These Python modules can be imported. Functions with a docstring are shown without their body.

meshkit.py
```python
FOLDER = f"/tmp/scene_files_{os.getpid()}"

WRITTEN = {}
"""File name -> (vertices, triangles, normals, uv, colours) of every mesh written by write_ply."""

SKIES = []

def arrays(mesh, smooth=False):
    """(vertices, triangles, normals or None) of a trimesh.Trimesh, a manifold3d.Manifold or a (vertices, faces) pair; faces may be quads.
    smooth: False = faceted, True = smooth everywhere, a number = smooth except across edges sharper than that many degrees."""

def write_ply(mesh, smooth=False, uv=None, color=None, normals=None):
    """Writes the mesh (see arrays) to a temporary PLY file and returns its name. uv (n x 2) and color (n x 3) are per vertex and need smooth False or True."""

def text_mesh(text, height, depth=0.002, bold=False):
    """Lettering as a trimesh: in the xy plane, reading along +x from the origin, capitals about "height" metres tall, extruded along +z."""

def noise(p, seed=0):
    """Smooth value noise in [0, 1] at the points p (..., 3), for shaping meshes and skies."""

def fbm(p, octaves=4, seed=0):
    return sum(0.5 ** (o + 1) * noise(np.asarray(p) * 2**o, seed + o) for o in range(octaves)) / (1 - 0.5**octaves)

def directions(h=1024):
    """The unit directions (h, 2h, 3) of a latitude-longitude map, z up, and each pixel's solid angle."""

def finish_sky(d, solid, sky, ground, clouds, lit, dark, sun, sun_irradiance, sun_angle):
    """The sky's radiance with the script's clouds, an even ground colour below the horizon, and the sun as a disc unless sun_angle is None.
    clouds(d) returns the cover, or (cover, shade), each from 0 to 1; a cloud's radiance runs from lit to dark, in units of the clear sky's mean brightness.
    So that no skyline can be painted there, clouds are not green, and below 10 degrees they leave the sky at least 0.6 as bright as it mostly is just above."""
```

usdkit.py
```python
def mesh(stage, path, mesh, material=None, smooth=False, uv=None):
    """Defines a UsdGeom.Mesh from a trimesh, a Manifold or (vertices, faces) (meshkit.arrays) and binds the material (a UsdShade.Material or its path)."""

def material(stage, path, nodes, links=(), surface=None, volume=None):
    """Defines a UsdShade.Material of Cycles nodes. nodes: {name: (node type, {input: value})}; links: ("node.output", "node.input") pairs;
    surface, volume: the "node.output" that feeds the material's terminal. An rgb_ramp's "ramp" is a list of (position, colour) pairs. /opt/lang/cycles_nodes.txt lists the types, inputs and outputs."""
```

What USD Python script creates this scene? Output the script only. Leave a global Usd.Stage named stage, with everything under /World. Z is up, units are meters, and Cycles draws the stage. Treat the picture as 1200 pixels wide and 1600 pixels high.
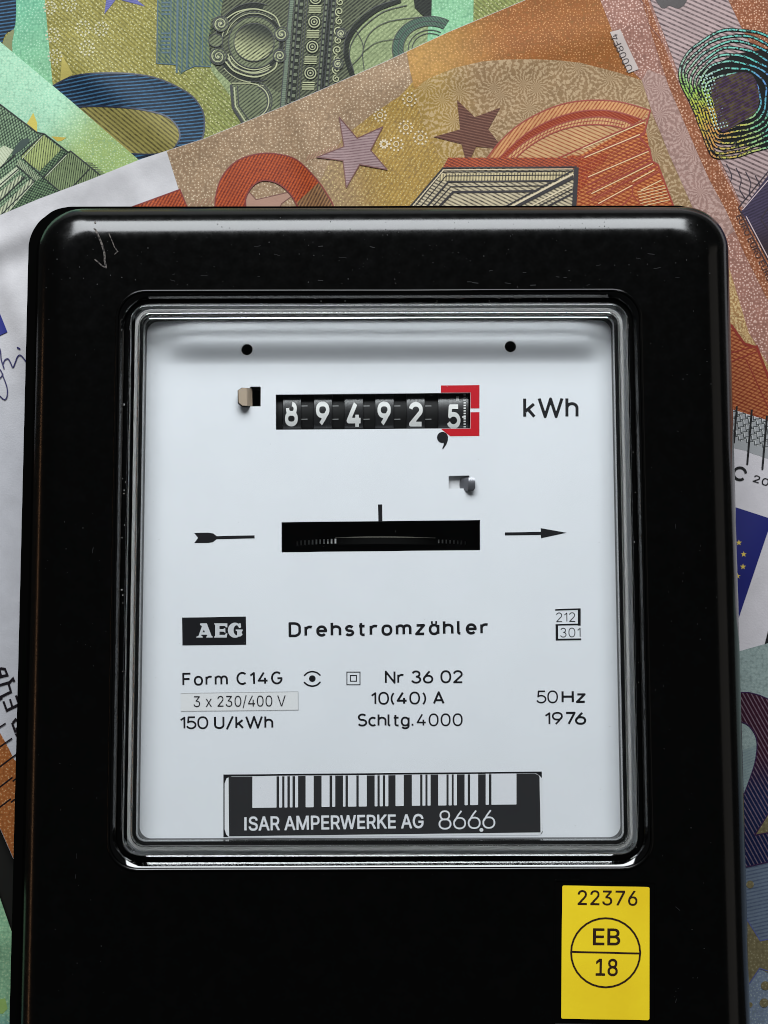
import math, random
import numpy as np, trimesh, usdkit, meshkit
import shapely
from shapely.geometry import Polygon, LineString, Point, MultiPolygon, box as sbox
from shapely.ops import unary_union
from shapely import affinity
from scipy.spatial import Delaunay
from pxr import Usd, UsdGeom, UsdLux, UsdShade, Sdf, Gf, Vt

random.seed(7)
RNG = np.random.default_rng(7)
stage = Usd.Stage.CreateInMemory()
UsdGeom.SetStageUpAxis(stage, 'Z')
UsdGeom.SetStageMetersPerUnit(stage, 1.0)
UsdGeom.Xform.Define(stage, '/World')
MM = 1e-3

# ------------------------------------------------------------------ camera
ZD = 25.5                       # height of the dial plate (mm)
FPX = 1903.0                    # focal length in photo pixels (photo 1200 wide)
TILT = math.radians(5.06)
DIST = 190.3
CT, ST = math.cos(TILT), math.sin(TILT)
CAM = np.array([0.0, -DIST * ST, ZD + DIST * CT])
cam = UsdGeom.Camera.Define(stage, '/World/camera')
cam.CreateHorizontalApertureAttr(36.0)
cam.CreateVerticalApertureAttr(48.0)
cam.CreateFocalLengthAttr(36.0 * FPX / 1200)
cam.CreateClippingRangeAttr(Gf.Vec2f(0.01, 20))
cam.CreateExposureAttr(0.0)
cam.AddTranslateOp().Set(Gf.Vec3d(*(CAM * MM)))
cam.AddRotateXOp().Set(math.degrees(TILT))


def W(u, v, z):
    """The point at height z (mm) seen at photo pixel (u, v)."""
    u, v, z = np.broadcast_arrays(np.asarray(u, float), np.asarray(v, float), np.asarray(z, float))
    x, y = (u - 600) / FPX, -(v - 800) / FPX
    dx, dy, dz = x, y * CT + ST, y * ST - CT
    t = (z - CAM[2]) / dz
    return np.stack([CAM[0] + t * dx, CAM[1] + t * dy, z], -1)


def to_px(p):
    p = np.asarray(p, float) - CAM
    y = p[..., 1] * CT + p[..., 2] * ST
    d = -(-p[..., 1] * ST + p[..., 2] * CT)
    return np.stack([600 + FPX * p[..., 0] / d, 800 - FPX * y / d], -1)


# ------------------------------------------------------------------ light (a room lit by one tall window beyond the top of the picture)
def rect_light(name, pos, target, w, h, color, inten):
    l = UsdLux.RectLight.Define(stage, '/World/' + name)
    l.CreateWidthAttr(w); l.CreateHeightAttr(h)
    l.CreateColorAttr(Gf.Vec3f(*color)); l.CreateIntensityAttr(inten)
    d = np.array(target, float) - np.array(pos, float); d /= np.linalg.norm(d)
    zax = -d; up = np.array([0, 0, 1.0]); xax = np.cross(up, zax); xax /= np.linalg.norm(xax); yax = np.cross(zax, xax)
    m = Gf.Matrix4d(1); 
    for i, a in enumerate((xax, yax, zax)): m.SetRow(i, Gf.Vec4d(*a, 0))
    m.SetRow(3, Gf.Vec4d(*pos, 1))
    l.AddTransformOp().Set(m)
    return l


rect_light('window_light', (-0.02, 0.46, 0.345), (0, 0.0, 0.03), 0.56, 0.31, (0.93, 0.97, 1.0), 12.4)
rect_light('side_wall_light', (0.75, -0.05, 0.36), (0, -0.02, 0.03), 0.9, 0.40, (1.0, 0.93, 0.85), 0.22)
rect_light('warm_lamp', (-0.9, -0.14, 0.075), (0, -0.02, 0.03), 0.75, 0.012, (1.0, 0.52, 0.26), 6.0)
dome = UsdLux.DomeLight.Define(stage, '/World/room_ambience')
dome.CreateIntensityAttr(1.0)
dm = usdkit.material(stage, '/World/Looks/room_ambience', {'b': ('background_shader', {'color': (0.9, 0.95, 1.0), 'strength': 0.02})}, [], surface='b.background')
UsdShade.MaterialBindingAPI.Apply(dome.GetPrim()).Bind(dm)


# ------------------------------------------------------------------ materials
def s(r, g, b, k=1.0):
    c = np.array([r, g, b]) / 255.0
    return tuple(np.where(c <= 0.04045, c / 12.92, ((c + 0.055) / 1.055) ** 2.4) * k)


class L(str):
    pass


class Mat:
    def __init__(self, name):
        self.name, self.nodes, self.links, self.i = name, {}, [], 0

    def n(self, kind, out, **kw):
        self.i += 1
        nm = f'n{self.i}'
        self.nodes[nm] = (kind, {k: v for k, v in kw.items() if not isinstance(v, L)})
        self.links += [(str(v), f'{nm}.{k}') for k, v in kw.items() if isinstance(v, L)]
        return L(f'{nm}.{out}')

    def pos(self):
        if not hasattr(self, '_p'):
            self._p = self.n('vector_math', 'vector', math_type='scale', vector1=self.n('geometry', 'position'), scale=1000.0)   # in mm
        return self._p

    def mix(self, fac, a, b):
        return self.n('mix_color', 'result', fac=fac, a=a, b=b)

    def ramp(self, fac, lo, hi):
        return self.n('map_range', 'result', range_type='smoothstep', value=fac, from_min=float(lo), from_max=float(hi), to_min=0.0, to_max=1.0, clamp=True)

    def math(self, t, a, b=0.0):
        return self.n('math', 'value', math_type=t, value1=a, value2=b)

    def noise(self, scale, detail=3.0, rough=0.5, vec=None):
        return self.n('noise_texture', 'fac', scale=float(scale), detail=float(detail), roughness=float(rough), vector=vec or self.pos())

    def hatch(self, angle, period, duty, wobble=0.0, soft=0.25):
        """1 on the lines; angle in degrees of the line direction, period in mm"""
        a = math.radians(angle)
        d = np.array([-math.sin(a), math.cos(a), 0]) * 2 * math.pi / period
        v = self.n('vector_math', 'value', math_type='dot_product', vector1=self.pos(), vector2=tuple(d))
        if wobble:
            v = self.math('add', v, self.math('multiply', self.noise(0.9, 1), wobble))
        si = self.math('sine', v)
        thr = math.cos(math.pi * duty)
        return self.ramp(si, thr - soft, thr + soft)

    def done(self, surface):
        return usdkit.material(stage, '/World/Looks/' + self.name, self.nodes, self.links, surface=str(surface))

    def principled(self, **kw):
        return self.n('principled_bsdf', 'BSDF', **kw)


NK = 0.76


def paper(name, base, grad=None, dots=None, hatch=(), petals=None, rough=0.6, bump=0.5, mottle=0.12, spec=0.18):
    """Printed banknote paper: base colour, second colour along a direction, light dots, line work, guilloche petals."""
    m = Mat(name)
    q = 1.08 if 'white' in name else NK
    kk = lambda x: tuple(np.array(x) * q)
    base = kk(base); hatch = [(kk(h[0]), *h[1:]) for h in hatch]
    if grad: grad = (kk(grad[0]), *grad[1:])
    if dots: dots = (kk(dots[0]), *dots[1:])
    if petals: petals = (kk(petals[0]), *petals[1:])
    c = tuple(base)
    if grad:                                       # (colour, centre px, direction deg, half width mm)
        col, (u, v), ang, hw = grad
        p = W(u, v, 1.0); a = math.radians(ang); d = np.array([math.cos(a), math.sin(a), 0])
        t = m.n('vector_math', 'value', math_type='dot_product', vector1=m.pos(), vector2=tuple(d))
        off = float(p @ d)
        c = m.mix(m.ramp(t, off - hw, off + hw), c, tuple(col))
    nz = m.noise(0.35, 4, 0.6)
    hi = m.n('hsv', 'color', color=c if isinstance(c, L) else tuple(c), hue=0.5, saturation=1.0, value=m.n('map_range', 'result', value=nz, from_min=0.3, from_max=0.7, to_min=1 - mottle, to_max=1 + mottle), fac=1.0)
    c = hi
    if petals:                                     # (line colour, cells per mm, number of petals, strength)
        col, sc, k, st = petals
        vo = m.n('voronoi_texture', 'position', scale=float(sc), vector=m.pos(), feature='f1', dimensions='2D')
        vd = m.n('voronoi_texture', 'distance', scale=float(sc), vector=m.pos(), feature='f1', dimensions='2D')
        df = m.n('vector_math', 'vector', math_type='subtract', vector1=m.pos(), vector2=vo)
        mi = m.i; m.i += 1; nm = f'n{m.i}'
        m.nodes[nm] = ('separate_xyz', {}); m.links.append((str(df), nm + '.vector'))
        an = m.math('arctan2', L(nm + '.y'), L(nm + '.x'))
        an = m.math('add', an, m.math('multiply', m.noise(1.0, 2, 0.6), 0.6))
        w = m.math('add', m.math('multiply', an, float(k)), m.math('multiply', m.math('floor', m.math('add', m.math('multiply', vd, 7.0), m.math('multiply', m.noise(1.2, 2), 2.5))), 2.2))
        sw = m.math('sine', w)
        c = m.mix(m.math('multiply', m.ramp(sw, 0.1, 0.7), float(st)), c, tuple(col))
        c = m.mix(m.math('multiply', m.ramp(m.math('multiply', sw, -1.0), 0.35, 0.9), 0.25), c, tuple(np.array(base) * 0.42))
    for (col, ang, per, duty, st, *wob) in hatch:
        h = m.hatch(ang, per, duty, wob[0] if wob else 0.0)
        c = m.mix(m.math('multiply', h, m.n('map_range', 'result', value=m.noise(1.7, 2), from_min=0.3, from_max=0.7, to_min=float(st) * 0.5, to_max=float(st), clamp=True)), c, tuple(col))
    if dots:                                       # (colour, dots per mm, size 0..1, strength)
        col, sc, size, st = dots
        vd = m.n('voronoi_texture', 'distance', scale=float(sc), vector=m.pos(), feature='f1', dimensions='2D', randomness=0.8)
        f = m.math('subtract', 1.0, m.ramp(vd, size * 0.35, size))
        f = m.math('multiply', f, m.math('multiply', m.ramp(m.noise(sc * 0.7, 1), 0.28, 0.6), float(st)))
        c = m.mix(m.math('multiply', m.ramp(vd, 0.45, 0.8), 0.45), c, tuple(np.array(base) * 0.5))
        c = m.mix(f, c, tuple(col))
    h = m.noise(3.2, 4, 0.65)
    b = m.n('bump', 'normal', height=h, strength=float(bump), distance=0.00006)
    return m.done(m.principled(base_color=c, roughness=rough, specular_ior_level=spec, normal=b))


def plain(name, col, rough=0.5, spec=0.4, metal=0.0, **kw):
    m = Mat(name)
    return m.done(m.principled(base_color=tuple(col), roughness=rough, specular_ior_level=spec, metallic=metal, **kw))


# ------------------------------------------------------------------ prims and meshes
used = set()


def free(path):
    if path not in used:
        used.add(path); return path
    k = 1
    while f'{path}_{k:03d}' in used: k += 1
    used.add(f'{path}_{k:03d}')
    return f'{path}_{k:03d}'


def thing(name, label, cat, group=None, loc=(0, 0, 0)):
    p = free('/World/' + name)
    x = UsdGeom.Xform.Define(stage, p)
    x.AddTranslateOp().Set(Gf.Vec3d(*(np.array(loc) * MM)))
    ORIGIN[p] = np.array(loc, float)
    pr = x.GetPrim()
    pr.SetCustomDataByKey('label', label); pr.SetCustomDataByKey('category', cat)
    if group: pr.SetCustomDataByKey('group', group)
    return p


ORIGIN = {}


def root_origin(path):
    top = '/'.join(path.split('/')[:3])
    return ORIGIN.get(top, np.zeros(3))


def put(parent, name, V, F, mat, N=None, label=None, kind=None):
    """One Mesh prim; V in mm (world)."""
    path = free(parent + '/' + name)
    V = np.asarray(V, float); F = np.asarray(F, int)
    V = (V - root_origin(path)) * MM
    m = UsdGeom.Mesh.Define(stage, path)
    m.CreatePointsAttr(Vt.Vec3fArray.FromNumpy(V.astype(np.float32)))
    m.CreateFaceVertexCountsAttr(Vt.IntArray.FromNumpy(np.full(len(F), F.shape[1], np.int32)))
    m.CreateFaceVertexIndicesAttr(Vt.IntArray.FromNumpy(F.astype(np.int32).ravel()))
    m.CreateSubdivisionSchemeAttr('none')
    if N is not None:
        m.CreateNormalsAttr(Vt.Vec3fArray.FromNumpy(np.asarray(N, np.float32)))
        m.SetNormalsInterpolation('vertex')
    UsdShade.MaterialBindingAPI.Apply(m.GetPrim()).Bind(mat)
    if label: m.GetPrim().SetCustomDataByKey('label', label)
    if kind: m.GetPrim().SetCustomDataByKey('kind', kind)
    return path


def put_tm(parent, name, tm, mat, smooth=30, **kw):
    v, f, n = meshkit.arrays(tm, smooth)
    return put(parent, name, v, f, mat, n, **kw)


def polys(shape):
    if shape.is_empty: return []
    return [g for g in getattr(shape, 'geoms', [shape]) if isinstance(g, Polygon) and g.area > 1e-6]


def flat_tri(shape, edge=None):
    Vs, Fs, n = [], [], 0
    for g in polys(shape):
        v, f = trimesh.creation.triangulate_polygon(g, engine='earcut')
        v = np.c_[v, np.zeros(len(v))]
        if edge:
            v, f = trimesh.remesh.subdivide_to_size(v, f, edge, max_iter=12)
        Vs.append(v); Fs.append(f + n); n += len(v)
    return np.vstack(Vs), np.vstack(Fs)


def normals_of(zf, u, v):
    e = 0.5
    a = W(u + e, v, zf(u + e, v)) - W(u - e, v, zf(u - e, v))
    b = W(u, v - e, zf(u, v - e)) - W(u, v + e, zf(u, v + e))
    n = np.cross(a, b)
    return n / np.linalg.norm(n, axis=1, keepdims=True)


LAYER = 0.022


def printed(parent, name, shape, mat, zf, layer=1, edge=6, label=None, kind=None):
    """A flat print: the shape (photo pixels) laid on the surface z = zf(u, v), a hair above it."""
    if isinstance(shape, (list, tuple)): shape = unary_union(shape)
    shape = shape.buffer(0)
    if shape.is_empty: return None
    v, f = flat_tri(shape, edge)
    u, w = v[:, 0], v[:, 1]
    P = W(u, w, zf(u, w) + layer * LAYER)
    N = normals_of(zf, u, w)
    fn = np.cross(P[f[:, 1]] - P[f[:, 0]], P[f[:, 2]] - P[f[:, 0]])
    flip = fn[:, 2] < 0
    f[flip] = f[flip][:, ::-1]
    return put(parent, name, P, f, mat, N, label=label, kind=kind)


def printed_each(parent, name, shapes, mat, zf, layer=1):
    for g in shapes: printed(parent, name, g, mat, zf, layer)


def const(z):
    return lambda u, v: np.full(np.shape(u), float(z))


def PG(*pts):
    return Polygon(pts).buffer(0)


def smooth_line(pts, n=10, closed=False):
    """Catmull-Rom through the points"""
    p = np.array(pts, float)
    q = np.vstack([p[-1], p, p[0], p[1]]) if closed else np.vstack([2 * p[0] - p[1], p, 2 * p[-1] - p[-2]])
    out = []
    for i in range(1, len(q) - 2):
        t = np.linspace(0, 1, n, endpoint=False)[:, None]
        a, b, c, d = q[i - 1], q[i], q[i + 1], q[i + 2]
        out.append(0.5 * (2 * b + (c - a) * t + (2 * a - 5 * b + 4 * c - d) * t**2 + (3 * b - a - 3 * c + d) * t**3))
    o = np.vstack(out)
    return o if closed else np.vstack([o, p[-1]])


def SP(*pts):
    return Polygon(smooth_line(pts, 8, True)).buffer(0)


def stroke(pts, w, smooth=False, cap='flat'):
    if smooth: pts = smooth_line(pts)
    return LineString(pts).buffer(w / 2, cap_style=cap, join_style='mitre' if not smooth else 'round')


def arc(cx, cy, rx, ry, a0, a1, n=18):
    t = np.radians(np.linspace(a0, a1, n))
    return [(cx + rx * math.cos(x), cy + ry * math.sin(x)) for x in t]


def circ(cx, cy, r, r2=None, n=32):
    r2 = r if r2 is None else r2
    return Polygon(arc(cx, cy, r, r2, 0, 360, n + 1)[:-1])


def ring(cx, cy, r, w, r2=None):
    r2 = r if r2 is None else r2
    return circ(cx, cy, r + w / 2, r2 + w / 2).difference(circ(cx, cy, r - w / 2, r2 - w / 2))


def spiral(cx, cy, r0, r1, a0, turns, n=40):
    t = np.linspace(0, 1, n)
    return [(cx + (r0 + (r1 - r0) * x) * math.cos(math.radians(a0 + 360 * turns * x)), cy + (r0 + (r1 - r0) * x) * math.sin(math.radians(a0 + 360 * turns * x))) for x in t]


# ------------------------------------------------------------------ lettering
def el(cx, cy, rx, ry, p=2.25, n=36):
    t = np.linspace(0, 2 * math.pi, n + 1)
    c, q = np.cos(t), np.sin(t)
    return [(cx + rx * np.sign(a) * abs(a) ** (2 / p), cy + ry * np.sign(b) * abs(b) ** (2 / p)) for a, b in zip(c, q)]


GL = {
    '0': (.62, [el(.31, .5, .31, .5)]),
    '1': (.27, [[(0, .74), (.25, .97), (.25, 0)]]),
    '2': (.56, [arc(.27, .72, .27, .28, 170, -32) + [(0.01, 0.0), (.57, 0)]]),
    '3': (.56, [arc(.27, .76, .24, .24, 165, -88) , arc(.27, .26, .29, .27, 92, -165)]),
    '4': (.62, [[(.36, 1), (.0, .27), (.62, .27)], [(.44, .52), (.44, 0)]]),
    '5': (.56, [[(.52, 1), (.09, 1), (.05, .53)] + arc(.26, .31, .30, .31, 128, -160)]),
    '6': (.58, [el(.29, .30, .29, .30), smooth_line([(.40, 1), (.20, .72), (.04, .42)]).tolist()]),
    '7': (.54, [[(0, 1), (.54, 1), (.16, 0)]]),
    '8': (.58, [el(.29, .765, .23, .235), el(.29, .27, .29, .27)]),
    '9': (.58, [el(.29, .70, .29, .30), smooth_line([(.18, 0), (.38, .28), (.54, .58)]).tolist()]),
    'A': (.66, [[(0, 0), (.33, 1), (.66, 0)], [(.11, .29), (.55, .29)]]),
    'C': (.60, [arc(.34, .5, .34, .5, 48, 312)]),
    'D': (.58, [[(0, 0), (0, 1), (.26, 1)] + arc(.26, .68, .32, .32, 90, 0, 8) + arc(.26, .32, .32, .32, 0, -90, 8) + [(0, 0)]]),
    'F': (.50, [[(0, 0), (0, 1), (.50, 1)], [(0, .53), (.44, .53)]]),
    'G': (.64, [arc(.34, .5, .34, .5, 48, 340) + [(.66, .47), (.38, .47)]]),
    'H': (.60, [[(0, 0), (0, 1)], [(.60, 0), (.60, 1)], [(0, .5), (.6, .5)]]),
    'N': (.60, [[(0, 0), (0, 1), (.60, 0), (.60, 1)]]),
    'S': (.54, [arc(.28, .75, .25, .25, 35, 250, 14) + arc(.26, .26, .28, .26, 78, -150, 16)]),
    'U': (.58, [[(0, 1), (0, .28)] + arc(.29, .28, .29, .28, 180, 360) + [(.58, 1)]]),
    'W': (1.08, [[(0, 1), (.28, 0), (.54, .97), (.80, 0), (1.08, 1)]]),
    'E': (.50, [[(.5, 1), (0, 1), (0, 0), (.5, 0)], [(0, .52), (.44, .52)]]),
    'k': (.46, [[(0, 0), (0, 1)], [(.44, .70), (.02, .28)], [(.15, .42), (.46, 0)]]),
    'h': (.48, [[(0, 0), (0, 1)], [(0, .42)] + arc(.24, .46, .24, .25, 170, 0, 12) + [(.48, 0)]]),
    'r': (.34, [[(0, 0), (0, .71)], [(0, .40)] + arc(.25, .42, .25, .28, 175, 62, 10)]),
    'e': (.50, [[(.02, .36), (.50, .36)] + arc(.25, .355, .25, .355, 0, 318, 26)]),
    's': (.42, [arc(.21, .53, .19, .18, 25, 255, 12) + arc(.20, .18, .21, .18, 80, -150, 14)]),
    't': (.34, [[(.11, .95), (.11, .14)] + arc(.25, .14, .14, .14, 180, 270, 6) + [(.33, 0)], [(0, .70), (.33, .70)]]),
    'o': (.50, [el(.25, .355, .25, .355)]),
    'm': (.78, [[(0, 0), (0, .71)], [(0, .46)] + arc(.195, .47, .195, .24, 170, 0, 10) + [(.39, 0)], [(.39, .46)] + arc(.585, .47, .195, .24, 170, 0, 10) + [(.78, 0)]]),
    'z': (.46, [[(.02, .70), (.45, .70), (0, .01), (.46, .01)]]),
    'a': (.48, [el(.24, .355, .24, .355), [(.48, .71), (.48, 0)]]),
    'l': (.16, [[(0, 1), (0, .12)] + arc(.12, .12, .12, .12, 180, 270, 6)]),
    'c': (.44, [arc(.26, .355, .26, .355, 50, 310)]),
    'g': (.48, [el(.24, .355, .24, .355), [(.48, .71), (.48, -.02)] + arc(.24, -.02, .24, .23, 0, -150, 10)]),
    '(': (.18, [arc(.42, .45, .42, .66, 130, 230)]),
    ')': (.18, [arc(-.24, .45, .42, .66, 50, -50)]),
    '/': (.42, [[(.42, 1.04), (0, -.12)]]),
    '.': (.10, [[(.0, .06), (.12, .06)]]),
    ' ': (.12, []),
}
GL['ä'] = (.48, GL['a'][1] + [[(.06, .92), (.17, .92)], [(.31, .92), (.42, .92)]])


def lettering(text, x0, y0, x1, y1, h, wt, kx=1.0, round_cap=False, heavy=()):
    """Stroke lettering between baseline ends (x0, y0) and (x1, y1) px with capitals h px tall"""
    length = math.hypot(x1 - x0, y1 - y0)
    ws = [GL[c][0] * h * kx for c in text]
    gap = (length - wt - sum(ws)) / max(1, len(text) - 1)
    out, x = [], wt / 2
    for c, w in zip(text, ws):
        for ln in GL[c][1]:
            k = wt * (1.15 if c in heavy else 1.0)
            pts = [(x + px * h * kx, -(py * (h - wt) + wt / 2)) for px, py in ln]
            out.append(LineString(pts).buffer(k / 2, cap_style='round' if round_cap else 'flat', join_style='round'))
        x += w + gap
    g = unary_union(out).buffer(wt * 0.12).buffer(-wt * 0.12).simplify(0.04)
    g = affinity.rotate(g, math.degrees(math.atan2(y1 - y0, x1 - x0)), origin=(0, 0))
    return affinity.translate(g, x0, y0)


def inter(text, x0, y0, x1, y1, h, bold=False, thin=0.0, rot=None):
    """Grotesque lettering between two baseline ends, capitals h px tall"""
    m = meshkit.text_mesh(text, 70, 1.0, bold)
    up = m.face_normals[:, 2] > 0.9
    top = m.triangles[up][:, :, :2]
    g = unary_union([Polygon(t) for t in top if abs(np.cross(t[1] - t[0], t[2] - t[0])) > 1e-9]).buffer(0.01)
    if thin: g = g.buffer(-thin)
    bx0, by0, bx1, by1 = g.bounds
    length = math.hypot(x1 - x0, y1 - y0)
    sx, sy = length / (bx1 - bx0), h / 70.0
    g = affinity.affine_transform(g, [sx, 0, 0, -sy, -bx0 * sx, 0]).simplify(0.05)
    g = affinity.rotate(g, math.degrees(math.atan2(y1 - y0, x1 - x0)), origin=(0, 0))
    return affinity.translate(g, x0, y0)


# ------------------------------------------------------------------ the table
def table():
    m = Mat('dark_table')
    c = m.mix(m.ramp(m.noise(0.03, 4), 0.35, 0.65), s(12, 12, 8), s(20, 18, 13))
    mat = m.done(m.principled(base_color=c, roughness=0.55))
    t = trimesh.creation.box([900, 900, 20]); t.apply_translation([0, 0, -10.0])
    p = put_tm('/World', 'table_top', t, mat, smooth=False)
    pr = stage.GetPrimAtPath(p)
    pr.SetCustomDataByKey('kind', 'structure'); pr.SetCustomDataByKey('label', 'dark table top under the banknotes'); pr.SetCustomDataByKey('category', 'table')


table()


# ------------------------------------------------------------------ banknotes
def height(base, folds=(), tilt=(0, 0, 0)):
    """folds: (u0, v0, u1, v1, height mm, width px): soft creases along a line"""
    def zf(u, v):
        u = np.asarray(u, float); v = np.asarray(v, float)
        z = np.full(u.shape, float(base)) + tilt[2] * ((u - tilt[0]) * 0 + 0)
        for (a, b, c, d, h, w) in folds:
            L_ = math.hypot(c - a, d - b)
            tx, ty = (c - a) / L_, (d - b) / L_
            al = (u - a) * tx + (v - b) * ty
            ac = (u - a) * -ty + (v - b) * tx
            along = 1 / (1 + np.exp(-(al + 10) / 14)) / (1 + np.exp((al - L_ - 10) / 14))
            z = z + h * along * np.exp(-(ac / w) ** 2)
        z = z + 0.05 * (meshkit.noise(np.stack([u / 42.0, v / 42.0, np.zeros_like(u) + base], -1), 3) - 0.5)
        return z
    return zf


def note_body(parent, outline, mat, zf, step=8):
    """The sheet of paper itself, 0.11 mm thick, following its folds"""
    poly = Polygon(outline).buffer(0)
    b = poly.exterior
    n = max(40, int(b.length / step))
    edge = np.array([b.interpolate(i / n, normalized=True).coords[0] for i in range(n)])
    x0, y0, x1, y1 = poly.bounds
    gx, gy = np.meshgrid(np.arange(x0, x1, step), np.arange(y0, y1, step))
    pts = np.c_[gx.ravel(), gy.ravel()]
    inner = poly.buffer(-step * 0.6)
    vis = (pts[:, 0] > -200) & (pts[:, 0] < 1400) & (pts[:, 1] > -200) & (pts[:, 1] < 1800) | (RNG.random(len(pts)) < 0.15)
    pts = pts[shapely.contains_xy(inner, pts[:, 0], pts[:, 1]) & vis]
    P2 = np.vstack([edge, pts])
    tri = Delaunay(P2).simplices
    cen = P2[tri].mean(1)
    tri = tri[shapely.contains_xy(poly, cen[:, 0], cen[:, 1])]
    a = P2[tri]
    sg = (a[:, 1, 0] - a[:, 0, 0]) * (a[:, 2, 1] - a[:, 0, 1]) - (a[:, 1, 1] - a[:, 0, 1]) * (a[:, 2, 0] - a[:, 0, 0])
    tri[sg > 0] = tri[sg > 0][:, ::-1]              # px y runs down: this faces up
    z = zf(P2[:, 0], P2[:, 1])
    top = W(P2[:, 0], P2[:, 1], z)
    nt = normals_of(zf, P2[:, 0], P2[:, 1])
    bot = top - [0, 0, 0.11]
    k = len(P2)
    ring_i = np.arange(n); nxt = (ring_i + 1) % n
    et, eb = top[:n], bot[:n]
    sideV = np.vstack([et, eb])
    sf = np.vstack([np.c_[ring_i, nxt, nxt + n], np.c_[ring_i, nxt + n, ring_i + n]]) + 2 * k
    cenp = et.mean(0); out = et - cenp; out[:, 2] = 0; out /= np.linalg.norm(out, axis=1, keepdims=True)
    V = np.vstack([top, bot, sideV]); N = np.vstack([nt, -nt, out, out])
    F = np.vstack([tri, tri[:, ::-1] + k, sf])
    return put(parent, 'paper_sheet', V, F, mat, N)


MMPX = 0.1157                                       # mm of table per photo pixel


def per(px):
    return px * MMPX


WHITE_DOT = s(225, 222, 205)

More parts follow.
